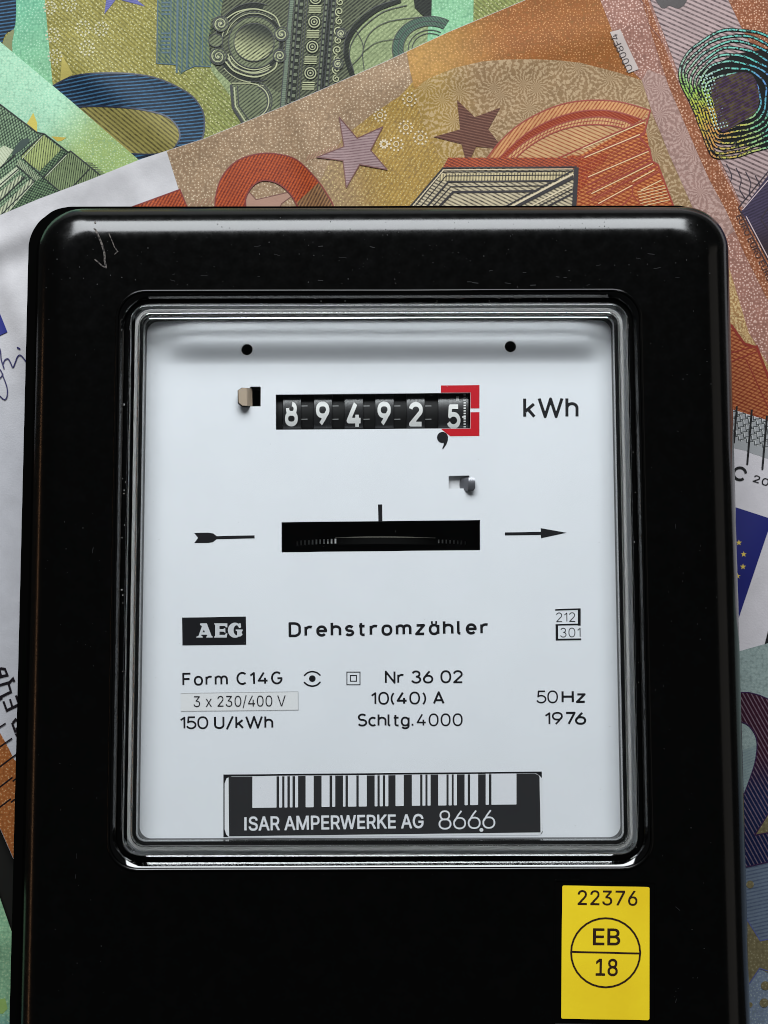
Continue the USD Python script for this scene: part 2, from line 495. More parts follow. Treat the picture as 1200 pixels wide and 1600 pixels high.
# ---- the large green note at the top (turned a quarter)
def note_green_large():
    out = [(-110, -70), (905, -105), (930, 430), (-95, 470)]
    zf = height(0.25, [(560, -60, 640, 200, 0.5, 60), (100, -50, 130, 120, 0.3, 70), (120, 95, 300, 250, 0.9, 34)])
    t = thing('banknote', 'large green banknote with a dark blue zero and an engraved archway, at the top', 'banknote', loc=W(400, 150, 0.25))
    olive, dk = s(160, 150, 74), s(56, 60, 26)
    g_ol = paper('green_note_olive', olive, grad=(s(142, 152, 84), (290, 60), 0, 12), dots=(s(214, 210, 160), 1.69, 0.28, 0.94), hatch=[(dk, -42, per(5.8), 0.42, 0.62, 2.0)])
    note_body(t, out, g_ol, zf)
    mint = paper('green_note_mint', s(106, 182, 148), dots=(s(190, 230, 200), 1.88, 0.27, 0.88), grad=(s(140, 196, 150), (60, 40), -60, 14))
    printed(t, 'mint_stripe', PG((26, -60), (70, -60), (70, 0), (83, 140), (15, 140), (19, 60)), mint, zf, 1)
    printed(t, 'mint_stripe', PG((677, -60), (741, -60), (740, 0), (738, 120), (660, 120), (668, 60)), mint, zf, 1)
    pale = paper('green_note_pale', s(150, 164, 118), hatch=[(s(80, 98, 60), 42, per(6.0), 0.4, 0.55, 1.0)], dots=(s(200, 210, 160), 1.76, 0.25, 0.62))
    printed(t, 'pale_field', PG((330, -60), (676, -60), (668, 60), (655, 140), (450, 240), (360, 150), (330, 110)), pale, zf, 1)
    blue = paper('green_note_blue_ink', s(2, 24, 44), hatch=[(s(70, 124, 164), 8, per(5.7), 0.36, 0.85)], rough=0.6, mottle=0.1)
    blue_line = plain('blue_ink_line', s(4, 26, 54), 0.45)
    outer = smooth_line([(70, 143), (83, 134), (115, 119), (160, 114), (213, 116), (253, 125), (293, 145), (312, 165), (319, 185), (317, 213), (305, 232), (280, 246), (240, 252), (200, 252)])
    inner = smooth_line([(200, 240), (240, 241), (267, 235), (277, 224), (281, 211), (275, 195), (256, 180), (213, 170), (160, 166), (125, 167), (100, 172), (80, 180)])
    zero = Polygon(np.vstack([outer, inner])).buffer(0)
    printed(t, 'printed_zero', zero, blue, zf, 3)
    printed(t, 'zero_outline', zero.boundary.buffer(1.2), blue_line, zf, 4)
    hole = Polygon(np.vstack([inner, [(80, 250)]])).buffer(0)
    printed(t, 'zero_counter', hole, paper('green_note_counter', s(152, 142, 76), hatch=[(s(50, 44, 20), -40, per(5.6), 0.46, 0.85, 0.8)], mottle=0.1), zf, 2)
    digit = SP((-60, -60), (24, -60), (25, 0), (23, 42), (10, 52), (4, 66), (2, 80), (-60, 90))
    printed(t, 'printed_digit', digit, blue, zf, 2)
    printed(t, 'digit_counter', SP((22, 46), (12, 54), (5, 66), (4, 80), (18, 84), (19, 66)), paper('green_note_counter_grey', s(134, 138, 96), mottle=0.1), zf, 3)
    yl = paper('green_note_star_yellow', s(186, 172, 92), mottle=0.06)
    printed(t, 'printed_star', PG((97, 86), (114, 116), (100, 124), (94, 128)), yl, zf, 1.5)
    vio = paper('green_note_star_violet', s(96, 98, 160), hatch=[(s(150, 150, 200), 15, per(3.4), 0.3, 0.6)])
    printed(t, 'printed_star', PG((163, 22), (166, 0), (150, -18), (178, -20), (190, -40), (206, -16), (235, -16), (214, 0), (227, 10), (200, 3), (182, -2)), vio, zf, 2)
    # little rings of dots
    sil = paper('green_note_silver_dots', s(206, 202, 172), mottle=0.05)
    for (cx, cy, r) in [(130, 44, 11), (136, 75, 11), (108, 6, 11), (82, 55, 10), (86, 88, 10), (158, 45, 10), (78, 12, 9)]:
        dots = [circ(cx + r * math.cos(a), cy + r * math.sin(a), 1.7, n=8) for a in np.linspace(0, 2 * math.pi, 11)[:-1]] + [circ(cx + .55 * r * math.cos(a), cy + .55 * r * math.sin(a), 1.2, n=8) for a in np.linspace(0, 2 * math.pi, 8)[:-1]]
        printed(t, 'ring_of_dots', dots, sil, zf, 2)
    # blue print of a tower beside the arch
    tower = paper('green_note_tower_ink', s(122, 136, 92), hatch=[(s(24, 62, 84), -48, per(5.0), 0.5, 0.85), (s(34, 72, 84), 88, per(9), 0.3, 0.6)])
    tw = unary_union([PG((246, -60), (330, -60), (330, 104), (301, 103), (281, 117), (277, 100), (247, 99)), PG((320, -60), (352, -60), (350, 20), (326, 60), (322, 100), (318, 100))])
    printed(t, 'tower_print', tw, tower, zf, 2)
    tl = plain('tower_ink_line', s(46, 78, 92), 0.5)
    lines = [stroke([(x, -40), (x - 2, y)], w) for x, y, w in [(247, 99, 2), (268, 98, 1.5), (278, 114, 3), (286, 112, 1.6), (294, 106, 2.4), (305, 102, 1.4), (318, 100, 1.6)]]
    lines += [stroke([(252, 52 + 6 * k), (266, 52 + 6 * k)], 2.6) for k in range(6)] + [stroke([(252, 4 + 6 * k), (266, 4 + 6 * k)], 2.6) for k in range(-3, 4)]
    lines += [stroke([(246, 99), (278, 101)], 1.6), stroke([(284, 112), (304, 103), (330, 104)], 1.6)]
    printed(t, 'tower_lines', lines, tl, zf, 3)
    # engraved archway
    dark = paper('arch_engraving', s(106, 112, 86), hatch=[(s(10, 16, 14), 40, per(4.6), 0.58, 0.97)], mottle=0.2)
    darker = paper('arch_engraving_shade', s(40, 46, 36), hatch=[(s(6, 10, 9), 40, per(4.6), 0.62, 0.97)], mottle=0.2)
    lite = paper('arch_engraving_light', s(186, 190, 150), mottle=0.1)
    mid = paper('arch_engraving_mid', s(122, 130, 98), hatch=[(s(22, 32, 28), 40, per(4.8), 0.45, 0.92)], mottle=0.15)
    ink = plain('arch_ink', s(16, 22, 20), 0.5)
    mass = PG((354, -60), (345, 24), (330, 30), (326, 60), (328, 92), (340, 110), (362, 131), (361, 150), (368, 176), (380, 195), (470, 230), (560, 200), (548, 120), (540, 98), (537, 76), (541, 56), (555, 34), (580, 14), (626, -2), (690, -60))
    printed(t, 'arch_shadow', mass, dark, zf, 2)
    # scrolled bracket round the ball
    rg = lambda r0, r1, a0=0, a1=360, cx=397, cy=66: Polygon(arc(cx, cy, r1, r1 * 1.02, a0, a1, 40) + arc(cx, cy, r0, r0 * 1.02, a1, a0, 40)).buffer(0)
    printed(t, 'arch_scroll', [rg(52, 60, 80, 285), rg(41, 46, -130, 125)], darker, zf, 3)
    printed(t, 'arch_scroll', [rg(32, 39, 0, 360)], mid, zf, 3)
    printed(t, 'scroll_highlight', [rg(46.5, 48.2, 60, 150), rg(41.3, 42.8, 55, 150), rg(50, 51, 190, 300), rg(44, 45, 195, 310), rg(60.6, 62, 95, 140)], lite, zf, 5)
    printed(t, 'scroll_line', [rg(39, 40.4, 0, 360), rg(49, 50, 60, 310), rg(60, 61.2, 70, 290), rg(45.2, 46.2, -140, 130)], ink, zf, 5)
    ball = paper('arch_ball', s(190, 194, 146), grad=(s(60, 66, 54), (394, 62), 72, 3.0), hatch=[(s(16, 22, 18), 38, per(4.8), 0.48, 0.95)])
    printed(t, 'arch_ball', circ(397, 66, 31, 29), ball, zf, 5)
    printed(t, 'ball_outline', [ring(397, 66, 31.5, 1.3, 29.5)], ink, zf, 6)
    for (cx, cy, r, a, d) in [(345, 37, 12, 120, 1), (341, 88, 13, -120, -1), (440, 53, 11, 200, -1), (437, 87, 10, 160, 1), (533, 52, 8, 60, 1), (528, 100, 8, -60, -1)]:
        printed(t, 'arch_volute', circ(cx, cy, r), mid, zf, 6)
        printed(t, 'volute_line', [stroke(spiral(cx, cy, r, 1.5, a, 1.9 * d), 1.5), ring(cx, cy, r, 1.4)], ink, zf, 8)
        printed(t, 'volute_highlight', [stroke(spiral(cx, cy, r - 2.2, 1.2, a, 1.7 * d), 1.3), circ(cx, cy, 1.8)], lite, zf, 7)
    printed(t, 'arch_bead', circ(337, 63, 11, 10), mid, zf, 6)
    printed(t, 'bead_outline', ring(337, 63, 11, 1.3, 10), ink, zf, 7)
    printed(t, 'scroll_tail', [stroke([(352, 96), (368, 112), (400, 120), (428, 108), (434, 92)], 2.2, True), stroke([(356, 84), (366, 104), (396, 113), (424, 104)], 1.5, True), stroke([(352, 30), (372, 18), (400, 14), (428, 24), (438, 42)], 1.8, True)], lite, zf, 6)
    # columns: strips running away from the ball
    def strip(u0, u1, v0, v1, dx=-14):
        return PG((u0 + dx * v0 / 160, v0), (u1 + dx * v0 / 160, v0), (u1 + dx * v1 / 160, v1), (u0 + dx * v1 / 160, v1))
    col_mid = paper('arch_column_light', s(118, 132, 112), hatch=[(s(46, 62, 58), 2, per(3.2), 0.4, 0.7)], mottle=0.1)
    printed(t, 'arch_column', [strip(453, 459, -40, 175)], col_mid, zf, 5)
    printed(t, 'arch_column', [strip(462, 475, -40, 175), strip(508, 524, -40, 150)], darker, zf, 4)
    printed(t, 'column_line', [strip(x, x + 1.3, -40, 190) for x in (452, 460, 467, 476, 480, 507, 513, 518, 524)], ink, zf, 7)
    blocks = []
    for k in range(-2, 17):
        blocks += [strip(463, 466, 11 * k, 11 * k + 7), strip(469, 474, 11 * k + 4, 11 * k + 9)]
        blocks += [strip(509, 512, 9 * k, 9 * k + 6), strip(520, 523.4, 9 * k + 3, 9 * k + 8)]
    printed(t, 'column_dashes', blocks, paper('arch_dashes', s(112, 120, 98), mottle=0.2), zf, 6)
    bars = []
    for v0 in (8, 47, 88, 128):
        bars += [strip(484, 503, v0 + 3.4 * k, v0 + 3.4 * k + 1.8) for k in range(4)]
    printed(t, 'column_bars', bars, lite, zf, 6)
    for (cx, cy) in [(493, -3), (491, 34), (488, 73), (485, 114)]:
        printed(t, 'arch_rosette', circ(cx, cy, 11), darker, zf, 6)
        printed(t, 'rosette_line', [ring(cx, cy, 8.5, 1.6), ring(cx, cy, 4.6, 1.3), circ(cx, cy, 1.6)], lite, zf, 7)
    vine = []
    for k in range(-1, 4):
        y = 30 * k + 18
        vine += [stroke(spiral(531 - 0.05 * y, y, 7, 1.5, 90, 1.4), 1.7), stroke(spiral(531 - .05 * y, y + 15, 6, 1.5, -90, -1.3), 1.6)]
    printed(t, 'vine_ornament', vine, lite, zf, 7)
    # the quarter shell below the scroll
    printed(t, 'arch_shell', PG((362, 132), (415, 134), (446, 150), (452, 185), (380, 195), (366, 172)), mid, zf, 3)
    printed(t, 'shell_line', [stroke(arc(394, 158, r, r, -70, 60), 1.6) for r in (24, 28, 31)] + [stroke([(361, 132), (364, 168), (382, 196)], 4), stroke([(371, 134), (373, 165), (392, 192)], 1.6)], ink, zf, 5)
    printed(t, 'shell_highlight', [stroke([(366, 136), (368, 166), (386, 194)], 2.0), stroke(arc(394, 158, 26, 26, -70, 60), 1.6), stroke([(362, 130), (390, 130), (412, 134)], 1.6)], lite, zf, 5)
    # big arch on the right
    bc = (684, 122)
    big = [stroke([(626, 0), (590, 14), (562, 36), (545, 60), (541, 84), (548, 110), (556, 130)], 8, True)]
    printed(t, 'arch_curve', big, darker, zf, 5)
    printed(t, 'arch_curve_line', [stroke([(628, -3), (588, 10), (558, 32), (540, 60), (537, 84)], 1.3, True), stroke([(636, 8), (600, 18), (570, 40), (551, 64), (546, 86), (553, 112)], 1.4, True),
                                   stroke([(569, 110), (567, 80), (578, 52), (606, 34), (660, 26)], 1.2, True), stroke([(545, 106), (560, 92), (567, 81), (566, 66), (556, 46)], 1.1, True), stroke([(567, 81), (590, 66), (626, 60)], 1.0, True)], ink, zf, 6)
    printed(t, 'green_medallion', [Polygon(arc(672, 76, 58, 50, 150, 300, 30) + arc(672, 76, 42, 36, 300, 150, 30)).buffer(0)], paper('arch_medallion', s(84, 112, 94), hatch=[(s(14, 34, 30), -50, per(3.6), .45, .8)]), zf, 4)
    printed(t, 'medallion_line', [stroke(arc(672, 76, r, r * .86, 150, 300, 30), 1.2) for r in (59, 50, 42, 34, 28)], ink, zf, 5)
    printed(t, 'arch_canopy', PG((640, -60), (676, -60), (674, 28), (660, 24), (648, 12)), darker, zf, 4)
    return t


note_green_large()


# ---- the second green note, its corner lying over the first
def note_green_corner():
    out = [(-220, -122), (0, 65), (110, 157), (217, 250), (330, 348), (140, 580), (-400, 120)]
    zf = height(1.5, [(-20, 120, 140, 262, 0.35, 60), (70, 150, 130, 260, 0.25, 20)])
    t = thing('banknote', 'pale green banknote, its diagonal corner with dark green building at the left edge', 'banknote', loc=W(80, 240, 0.7))
    base = paper('pale_green_note', s(170, 220, 186), grad=(s(154, 178, 106), (112, 200), -38, 5.5), dots=(s(214, 232, 200), 2.00, 0.34, 0.62), bump=0.9, mottle=0.07)
    note_body(t, out, base, zf, 8)
    yl = paper('pale_green_star', s(214, 198, 96), mottle=0.05)
    printed(t, 'printed_star', PG((52, 176), (58, 192), (58, 206), (42, 193)), yl, zf, 1)
    printed(t, 'printed_star', PG((80, 213), (104, 215), (96, 220), (90, 221)), paper('pale_green_star_ochre', s(206, 180, 78), mottle=0.05), zf, 1)
    mesh = paper('building_mesh', s(150, 178, 140), hatch=[(s(22, 40, 36), 38, per(4.2), 0.46, 0.95), (s(22, 40, 36), -76, per(4.2), 0.46, 0.95)])
    dense = paper('building_dense', s(120, 150, 110), hatch=[(s(16, 32, 28), 60, per(3.6), 0.55, 0.95), (s(16, 32, 28), -20, per(4.0), 0.5, 0.95)])
    vert = paper('building_bars', s(176, 190, 120), hatch=[(s(20, 36, 30), 84, per(3.7), 0.45, 0.95)])
    vert2 = paper('building_bars_close', s(140, 158, 112), hatch=[(s(16, 30, 26), 82, per(3.4), 0.56, 0.95)])
    slope = paper('building_slats', s(196, 204, 170), hatch=[(s(20, 34, 30), 74, per(4.4), 0.5, 0.95)])
    lite = paper('building_light', s(206, 214, 184), hatch=[(s(120, 136, 96), -52, per(4), 0.3, 0.6)])
    ink = plain('building_ink', s(14, 26, 24), 0.5)
    K = lambda x, y: (x / 6.667, y / 6.667 + 150)
    roof = [K(-200, -60), K(0, 85), K(130, 175), K(380, 375), K(400, 392), K(465, 395), K(700, 580), K(735, 570), K(1060, 835), K(1300, 1050), K(900, 1500), K(-200, 1500)]
    body = Polygon(roof).buffer(0)
    printed(t, 'building_print', body, mesh, zf, 1)
    printed(t, 'building_wall', PG(K(450, 405), K(640, 555), K(415, 785), K(215, 640)), vert, zf, 2)
    printed(t, 'building_wall', PG(K(640, 555), K(710, 590), K(460, 850), K(400, 790)), dense, zf, 2)
    printed(t, 'building_wall', PG(K(735, 575), K(1060, 835), K(1200, 1000), K(600, 1100), K(450, 860)), vert2, zf, 2)
    printed(t, 'building_wall', PG(K(350, 890), K(460, 850), K(640, 1000), K(500, 1300), K(-100, 1500), K(60, 1230)), dense, zf, 2)
    printed(t, 'building_ledge', PG(K(200, 655), K(420, 850), K(380, 885), K(170, 715)), paper('building_ledge', s(170, 186, 150), hatch=[(s(20, 34, 30), 70, per(2.9), 0.55, 0.95)]), zf, 3)
    printed(t, 'building_slats', PG(K(330, 850), K(360, 885), K(60, 1230), K(-120, 1330), K(-120, 1290)), slope, zf, 3)
    printed(t, 'building_slats', PG(K(210, 820), K(240, 850), K(-100, 1180), K(-100, 1080)), slope, zf, 3)
    printed(t, 'building_light_wall', PG(K(40, 515), K(140, 560), K(50, 690), K(-100, 850), K(-100, 620)), lite, zf, 3)
    printed(t, 'building_light_wall', PG(K(170, 740), K(200, 770), K(-60, 1010), K(-100, 960)), lite, zf, 3)
    printed(t, 'building_dome', SP(K(180, 500), K(240, 450), K(310, 450), K(270, 520), K(150, 610), K(130, 600)), plain('building_dome', s(42, 60, 54), 0.5), zf, 3)
    ln = [stroke([K(-100, 15), K(0, 85), K(380, 375), K(465, 395), K(715, 588), K(735, 572), K(1060, 835), K(1200, 950)], 1.8)]
    for a, b in [((450, 395), (215, 620)), ((240, 650), (455, 850)), ((700, 590), (430, 865)), ((930, 760), (740, 960)), ((460, 855), (700, 1060)), ((170, 720), (360, 890)), ((360, 885), (-60, 1310)), ((190, 760), (-100, 1010)), ((260, 840), (-80, 1170)), ((160, 610), (-60, 800))]:
        ln.append(stroke([K(*a), K(*b)], 1.6))
    ln += [stroke([K(880 + 26 * k, 690 + 24 * k), K(970 + 26 * k, 700 + 22 * k)], 0.8) for k in range(7)]
    printed(t, 'building_lines', ln, ink, zf, 4)
    printed(t, 'building_highlight', [stroke([K(690, 618), (K(478, 838))], 1.4), stroke([K(350, 905), K(90, 1200)], 1.2), stroke([K(230, 655), K(440, 420)], 1.2)], lite, zf, 5)
    return t


note_green_corner()


# ---- the orange note under the meter
def star_pts(pts):
    return PG(*pts)


def note_orange():
    out = [(-353, 487), (5, 334), (60, 311), (140, 281), (219, 249), (320, 216), (447, 164), (600, 97), (700, 50), (820, 0), (1090, -116), (1330, -219), (1720, 640), (1150, 889), (30, 1363)]
    zf = height(2.2, [(196, 262, 300, 520, 0.4, 20), (456, 135, 534, 380, 0.8, 27), (500, 120, 585, 380, -0.5, 27), (20, 330, 330, 200, 0.5, 30), (-60, 402, 80, 345, 0.6, 22), (-60, 440, 60, 400, -0.4, 22), (-40, 330, 60, 560, 0.4, 22), (560, 150, 990, 40, 0.45, 34),
                      (640, 95, 740, 330, 0.4, 40), (870, -20, 960, 160, -0.35, 45), (-10, 430, 40, 660, -0.3, 20)])
    t = thing('banknote', 'orange banknote with stars, red archway and shimmering hologram, under the top of the meter', 'banknote', loc=W(560, 200, 1.9))
    BD = s(226, 206, 176)
    white = paper('orange_note_white', s(176, 174, 176), grad=(s(184, 184, 189), (10, 600), -90, 14), bump=0.5, mottle=0.06, spec=0.3)
    note_body(t, out, white, zf, 6.5)
    e = lambda pts: PG(*pts)
    band = Polygon(out).buffer(-0.5)
    beige = paper('orange_note_beige', s(160, 132, 103), dots=(BD, 1.81, 0.29, 1.00), bump=0.9)
    sand = paper('orange_note_sand', s(164, 136, 100), dots=(s(214, 194, 136), 1.76, 0.27, 0.94), hatch=[(s(104, 78, 38), 58, per(6.0), 0.4, 0.45, 1.5)], grad=(s(178, 143, 68), (556, 250), 12, 5.5))
    orange = paper('orange_note_orange', s(178, 134, 66), dots=(s(222, 166, 108), 1.81, 0.28, 0.88), grad=(s(150, 88, 34), (735, 70), 10, 9), mottle=0.14)
    petal = paper('orange_note_petals', s(168, 136, 68), petals=(s(214, 188, 150), 0.19, 15, 0.5), mottle=0.1, grad=(s(152, 121, 86), (722, 200), 10, 5.5))
    pinkd = paper('orange_note_pink', s(158, 112, 98), dots=(s(236, 202, 188), 1.88, 0.34, 1.00), mottle=0.12)
    pinkp = paper('orange_note_pink_petals', s(164, 130, 120), petals=(s(208, 178, 168), 0.19, 14, 0.5), mottle=0.08)
    orstripe = paper('orange_note_stripe', s(146, 86, 54), dots=(s(232, 186, 156), 1.95, 0.34, 1.00), mottle=0.15)
    clip = lambda g: g.intersection(band)
    printed(t, 'beige_field', clip(e([(249, 200), (290, 330), (320, 420), (800, 420), (800, -40), (249, -40)])), beige, zf, 1)
    # sandy field (right of a soft curve) and everything beyond
    sandp = e([(474, 345), (492, 300), (510, 262), (535, 215), (585, 176), (625, 150), (655, 117), (700, 80), (1050, 60), (1100, 420), (474, 420)])
    printed(t, 'sandy_field', clip(sandp), sand, zf, 2)
    top = [(645, 140), (669, 123), (710, 106), (753, 96), (790, 93), (830, 92.5), (870, 94), (907, 98), (968, 114), (1010, 128)]
    orp = Polygon([(632, 60), (640, 108), (648, 140)] + top[1:] + [(1012, 120), (960, -140), (632, -140)]).buffer(0)
    printed(t, 'orange_field', clip(orp), orange, zf, 3)
    pet = Polygon(top + [(1060, 240), (1130, 420), (790, 420), (700, 270), (660, 190)]).buffer(0)
    printed(t, 'petal_field', clip(pet), petal, zf, 3)
    pk = e([(930, -140), (938, 0), (958, 52), (985, 108), (1003, 126), (1020, 180), (1050, 250), (1085, 330), (1110, 400), (1250, 760), (1500, 760), (1090, -200)])
    printed(t, 'pink_field', clip(pk), pinkd, zf, 4)
    pkp = e([(1003, 126), (1012, 108), (1040, 120), (1068, 160), (1105, 232), (1150, 330), (1160, 352), (1120, 380), (1085, 330), (1045, 240), (1018, 172)])
    printed(t, 'pink_petal_field', clip(pkp), pinkp, zf, 5)
    sr = e([(1135, 405), (1146, 440), (1170, 520), (1230, 620), (1210, 700), (1100, 560)])
    printed(t, 'sandy_strip', clip(sr), paper('orange_note_sand_strip', s(172, 132, 84), petals=(s(216, 190, 140), 0.3, 13, 0.7), dots=(s(230, 205, 150), 2.00, 0.29, 0.75)), zf, 5)
    red2 = e([(1100, 470), (1144, 510), (1150, 516), (1163, 537), (1183, 543), (1200, 588), (1240, 660), (1240, 720), (1040, 640), (1040, 480)])
    printed(t, 'red_archway', clip(red2), paper('red_arch_foot', s(190, 116, 70), hatch=[(s(124, 34, 8), -22, per(5.0), 0.5, 0.95), (s(124, 34, 8), 40, per(6.2), 0.34, 0.8)]), zf, 6)
    printed(t, 'red_arch_lines', [stroke([(1100, 470), (1144, 510), (1163, 537), (1183, 543), (1200, 588), (1240, 670)], 4), stroke([(1140, 552), (1184, 540)], 1.8), stroke([(1140, 566), (1186, 548)], 1.8), stroke([(1165, 560), (1202, 640)], 1.6)], plain('red_foot_ink', s(122, 30, 8), .5), zf, 7)
    ost = e([(985, -60), (1003, 0), (1020, 60), (1045, 135), (1075, 205), (1108, 280), (1135, 330), (1165, 400), (1200, 470), (1230, 520), (1250, 500), (1205, 410), (1160, 330), (1110, 230), (1060, 130), (1030, 50), (1012, 0), (990, -80)])
    printed(t, 'orange_stripe', clip(ost), orstripe, zf, 6)
    # foil strip with diagonal lines
    foil = paper('foil_strip', s(184, 160, 158), hatch=[(s(50, 30, 34), -25, per(7.0), 0.42, 0.9)], rough=0.35, mottle=0.1)
    fl = e([(1005, -60), (1016, 0), (1036, 50), (1066, 130), (1116, 230), (1160, 322), (1205, 410), (1300, 600), (1420, 600), (1190, 100), (1160, 46), (1138, 0), (1120, -60)])
    printed(t, 'foil_strip', clip(fl), foil, zf, 7)
    printed(t, 'foil_edge', clip(e([(1138, 0), (1160, 46), (1192, 100), (1300, 300), (1300, -60), (1120, -60)])), orstripe, zf, 8)
    wavy = [stroke([(1003 + 0.45 * v + 4 * math.sin(v / 8.0) - 2, v) for v in range(-20, 70, 3)], 1.2)]
    printed(t, 'fine_wavy_line', wavy, plain('brown_line', s(120, 70, 56), 0.5), zf, 8)
    printed(t, 'dark_emblem', SP((1018, -20), (1030, 8), (1038, 13), (1046, 9), (1060, 13), (1072, 3), (1074, -20)), plain('emblem_ink', s(38, 28, 26), 0.4), zf, 9)
    # hologram: dark core, contour lines
    hcx, hcy = 1152, 146
    basep = SP((1062, 118), (1075, 84), (1110, 56), (1150, 46), (1200, 58), (1250, 100), (1255, 160), (1225, 215), (1165, 240), (1120, 246), (1105, 225), (1085, 172))
    hm = Mat('hologram_foil_line')
    pc = W(hcx, hcy, 2.0)
    df = hm.n('vector_math', 'vector', math_type='subtract', vector1=hm.pos(), vector2=tuple(pc))
    hm.i += 1; nm = f'n{hm.i}'; hm.nodes[nm] = ('separate_xyz', {}); hm.links.append((str(df), nm + '.vector'))
    an = hm.math('arctan2', L(nm + '.y'), L(nm + '.x'))
    an = hm.math('add', hm.math('multiply', an, 1 / (2 * math.pi)), 0.5)      # 0 = left, .25 = down, .5 = right, .75 = up
    an = hm.math('add', an, hm.math('multiply', hm.math('subtract', hm.noise(0.5, 3), 0.5), 0.22))
    rc = hm.n('rgb_ramp', 'color', fac=an, ramp=[(0.0, s(190, 240, 120)), (0.08, s(240, 230, 90)), (0.17, s(250, 180, 110)), (0.26, s(235, 235, 120)), (0.36, s(150, 240, 190)), (0.46, s(110, 190, 240)), (0.58, s(130, 180, 250)), (0.68, s(110, 235, 225)), (0.80, s(160, 245, 220)), (0.90, s(200, 235, 220)), (1.0, s(190, 240, 120))])
    dash = hm.ramp(hm.noise(2.4, 2), 0.42, 0.50)
    rc = hm.mix(dash, s(20, 30, 30), hm.n('hsv', 'color', color=rc, hue=0.5, saturation=1.05, value=0.5, fac=1.0))
    holo = hm.done(hm.principled(base_color=rc, roughness=0.5, specular_ior_level=0.2))
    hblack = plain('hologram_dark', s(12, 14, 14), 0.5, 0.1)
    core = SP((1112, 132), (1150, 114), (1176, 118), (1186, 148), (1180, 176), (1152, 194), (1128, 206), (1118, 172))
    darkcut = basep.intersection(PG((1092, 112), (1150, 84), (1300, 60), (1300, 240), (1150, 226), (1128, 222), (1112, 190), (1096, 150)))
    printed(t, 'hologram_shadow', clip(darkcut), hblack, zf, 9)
    shapes, kl = [], []
    ax, ay = 1126.0, 160.0
    bp = np.array(basep.exterior.coords)
    th = np.arctan2(bp[:, 1] - ay, bp[:, 0] - ax)
    for k in range(9):
        f = 1 - k * 0.079
        wob = 1 + 0.022 * k / 4 * np.sin(5 * th + 0.9 * k) + 0.008 * np.sin(11 * th + 2 * k)
        q = np.c_[ax + 6 * k / 9 + (bp[:, 0] - ax) * f * wob, ay + (bp[:, 1] - ay) * (1 - k * 0.086) * wob]
        q = Polygon(q).buffer(0)
        shapes.append(q.boundary.buffer(1.25)); kl.append(q.boundary.buffer(2.5))
    printed(t, 'hologram_gap', clip(unary_union(kl)), hblack, zf, 10)
    printed(t, 'hologram_line', clip(unary_union(shapes)), holo, zf, 11)
    hc = Mat('hologram_core')
    cc = hc.mix(hc.ramp(hc.noise(0.9, 3), 0.4, 0.65), s(40, 22, 32), s(70, 60, 22))
    cc = hc.mix(hc.math('multiply', hc.hatch(28, per(4.5), 0.3), 0.5), cc, s(70, 42, 98))
    hcm = hc.done(hc.principled(base_color=cc, roughness=0.5, specular_ior_level=0.15))
    printed(t, 'hologram_core', clip(core), hcm, zf, 12)
    printed(t, 'hologram_dots', clip(unary_union([circ(1094 + 4.6 * i + 1.6 * j, 120 + 5.4 * j - 1.2 * i, 1.3, n=6) for i in range(5) for j in range(16) if 1 < 2 + i])), plain('hologram_silver', s(170, 200, 194), 0.5, 0.2), zf, 12)
    # violet building at the right edge and its small lettering
    vi = paper('violet_print', s(66, 56, 82), hatch=[(s(36, 28, 46), 25, per(4.4), .5, .8)], grad=(s(52, 34, 34), (1185, 370), -80, 4))
    vp = e([(1158, 330), (1200, 274), (1300, 200), (1400, 500), (1204, 416), (1176, 362)])
    printed(t, 'violet_building', clip(vp), vi, zf, 9)
    vl = plain('violet_line', s(40, 28, 40), 0.4)
    printed(t, 'violet_line', clip(unary_union([stroke([(1154, 324), (1200, 268), (1260, 200)], 1.6), stroke([(1154, 324), (1172, 362), (1204, 424)], 1.6), stroke([(1190, 340), (1205, 318)], 2), stroke([(1188, 342), (1206, 366)], 2)])), vl, zf, 10)
    printed(t, 'violet_highlight', clip(unary_union([stroke([(1160, 328), (1205, 276)], 1.2), stroke([(1166, 338), (1204, 410)], 1.4)])), plain('violet_light', s(190, 170, 170), 0.4), zf, 10)
    tiny = inter('EURO EURO EURO', 1150, 338, 1200, 440, 9)
    printed(t, 'tiny_lettering', clip(tiny), plain('tiny_ink', s(60, 34, 36), 0.5), zf, 11)
    curl = [stroke([(1120 + 15 * k, 250 + 6 * k), (1128 + 15 * k, 268 + 6 * k), (1126 + 15 * k, 284 + 6 * k), (1136 + 15 * k, 300 + 6 * k)], 1.6, True) for k in range(5)]
    printed(t, 'curly_lines', clip(unary_union(curl).intersection(fl)), vl, zf, 8.5)
    # short code on a pale tab
    printed(t, 'code_patch', PG((953, 50), (969, 46), (998, 108), (982, 114)), plain('code_white', s(172, 160, 154), 0.5), zf, 8)
    printed(t, 'code_lettering', inter('U008F4', 989, 108, 963.5, 52, 11), plain('code_ink', s(54, 44, 44), 0.5), zf, 9)
    # stars
    lav = paper('lavender_star', s(168, 142, 142), hatch=[(s(104, 74, 78), 5, per(4.2), 0.42, 0.8)])
    brn = paper('brown_star', s(88, 50, 38), hatch=[(s(140, 98, 80), -12, per(4.4), 0.4, 0.8)])
    bl = plain('star_outline', s(96, 52, 46), 0.5)
    s1 = e([(530, 183), (558, 216), (598, 198), (579, 234.5), (605, 265), (562, 257), (541, 293), (536, 251), (495, 245.5), (537.5, 229)])
    printed(t, 'printed_star', s1, lav, zf, 6); printed(t, 'star_outline', s1.boundary.buffer(0.8), bl, zf, 7)
    s2 = e([(714, 156), (742, 183), (782, 168), (763, 202), (787, 233), (744, 229), (730, 259), (721, 225), (677, 214), (719, 202)])
    printed(t, 'printed_star', s2, brn, zf, 6)
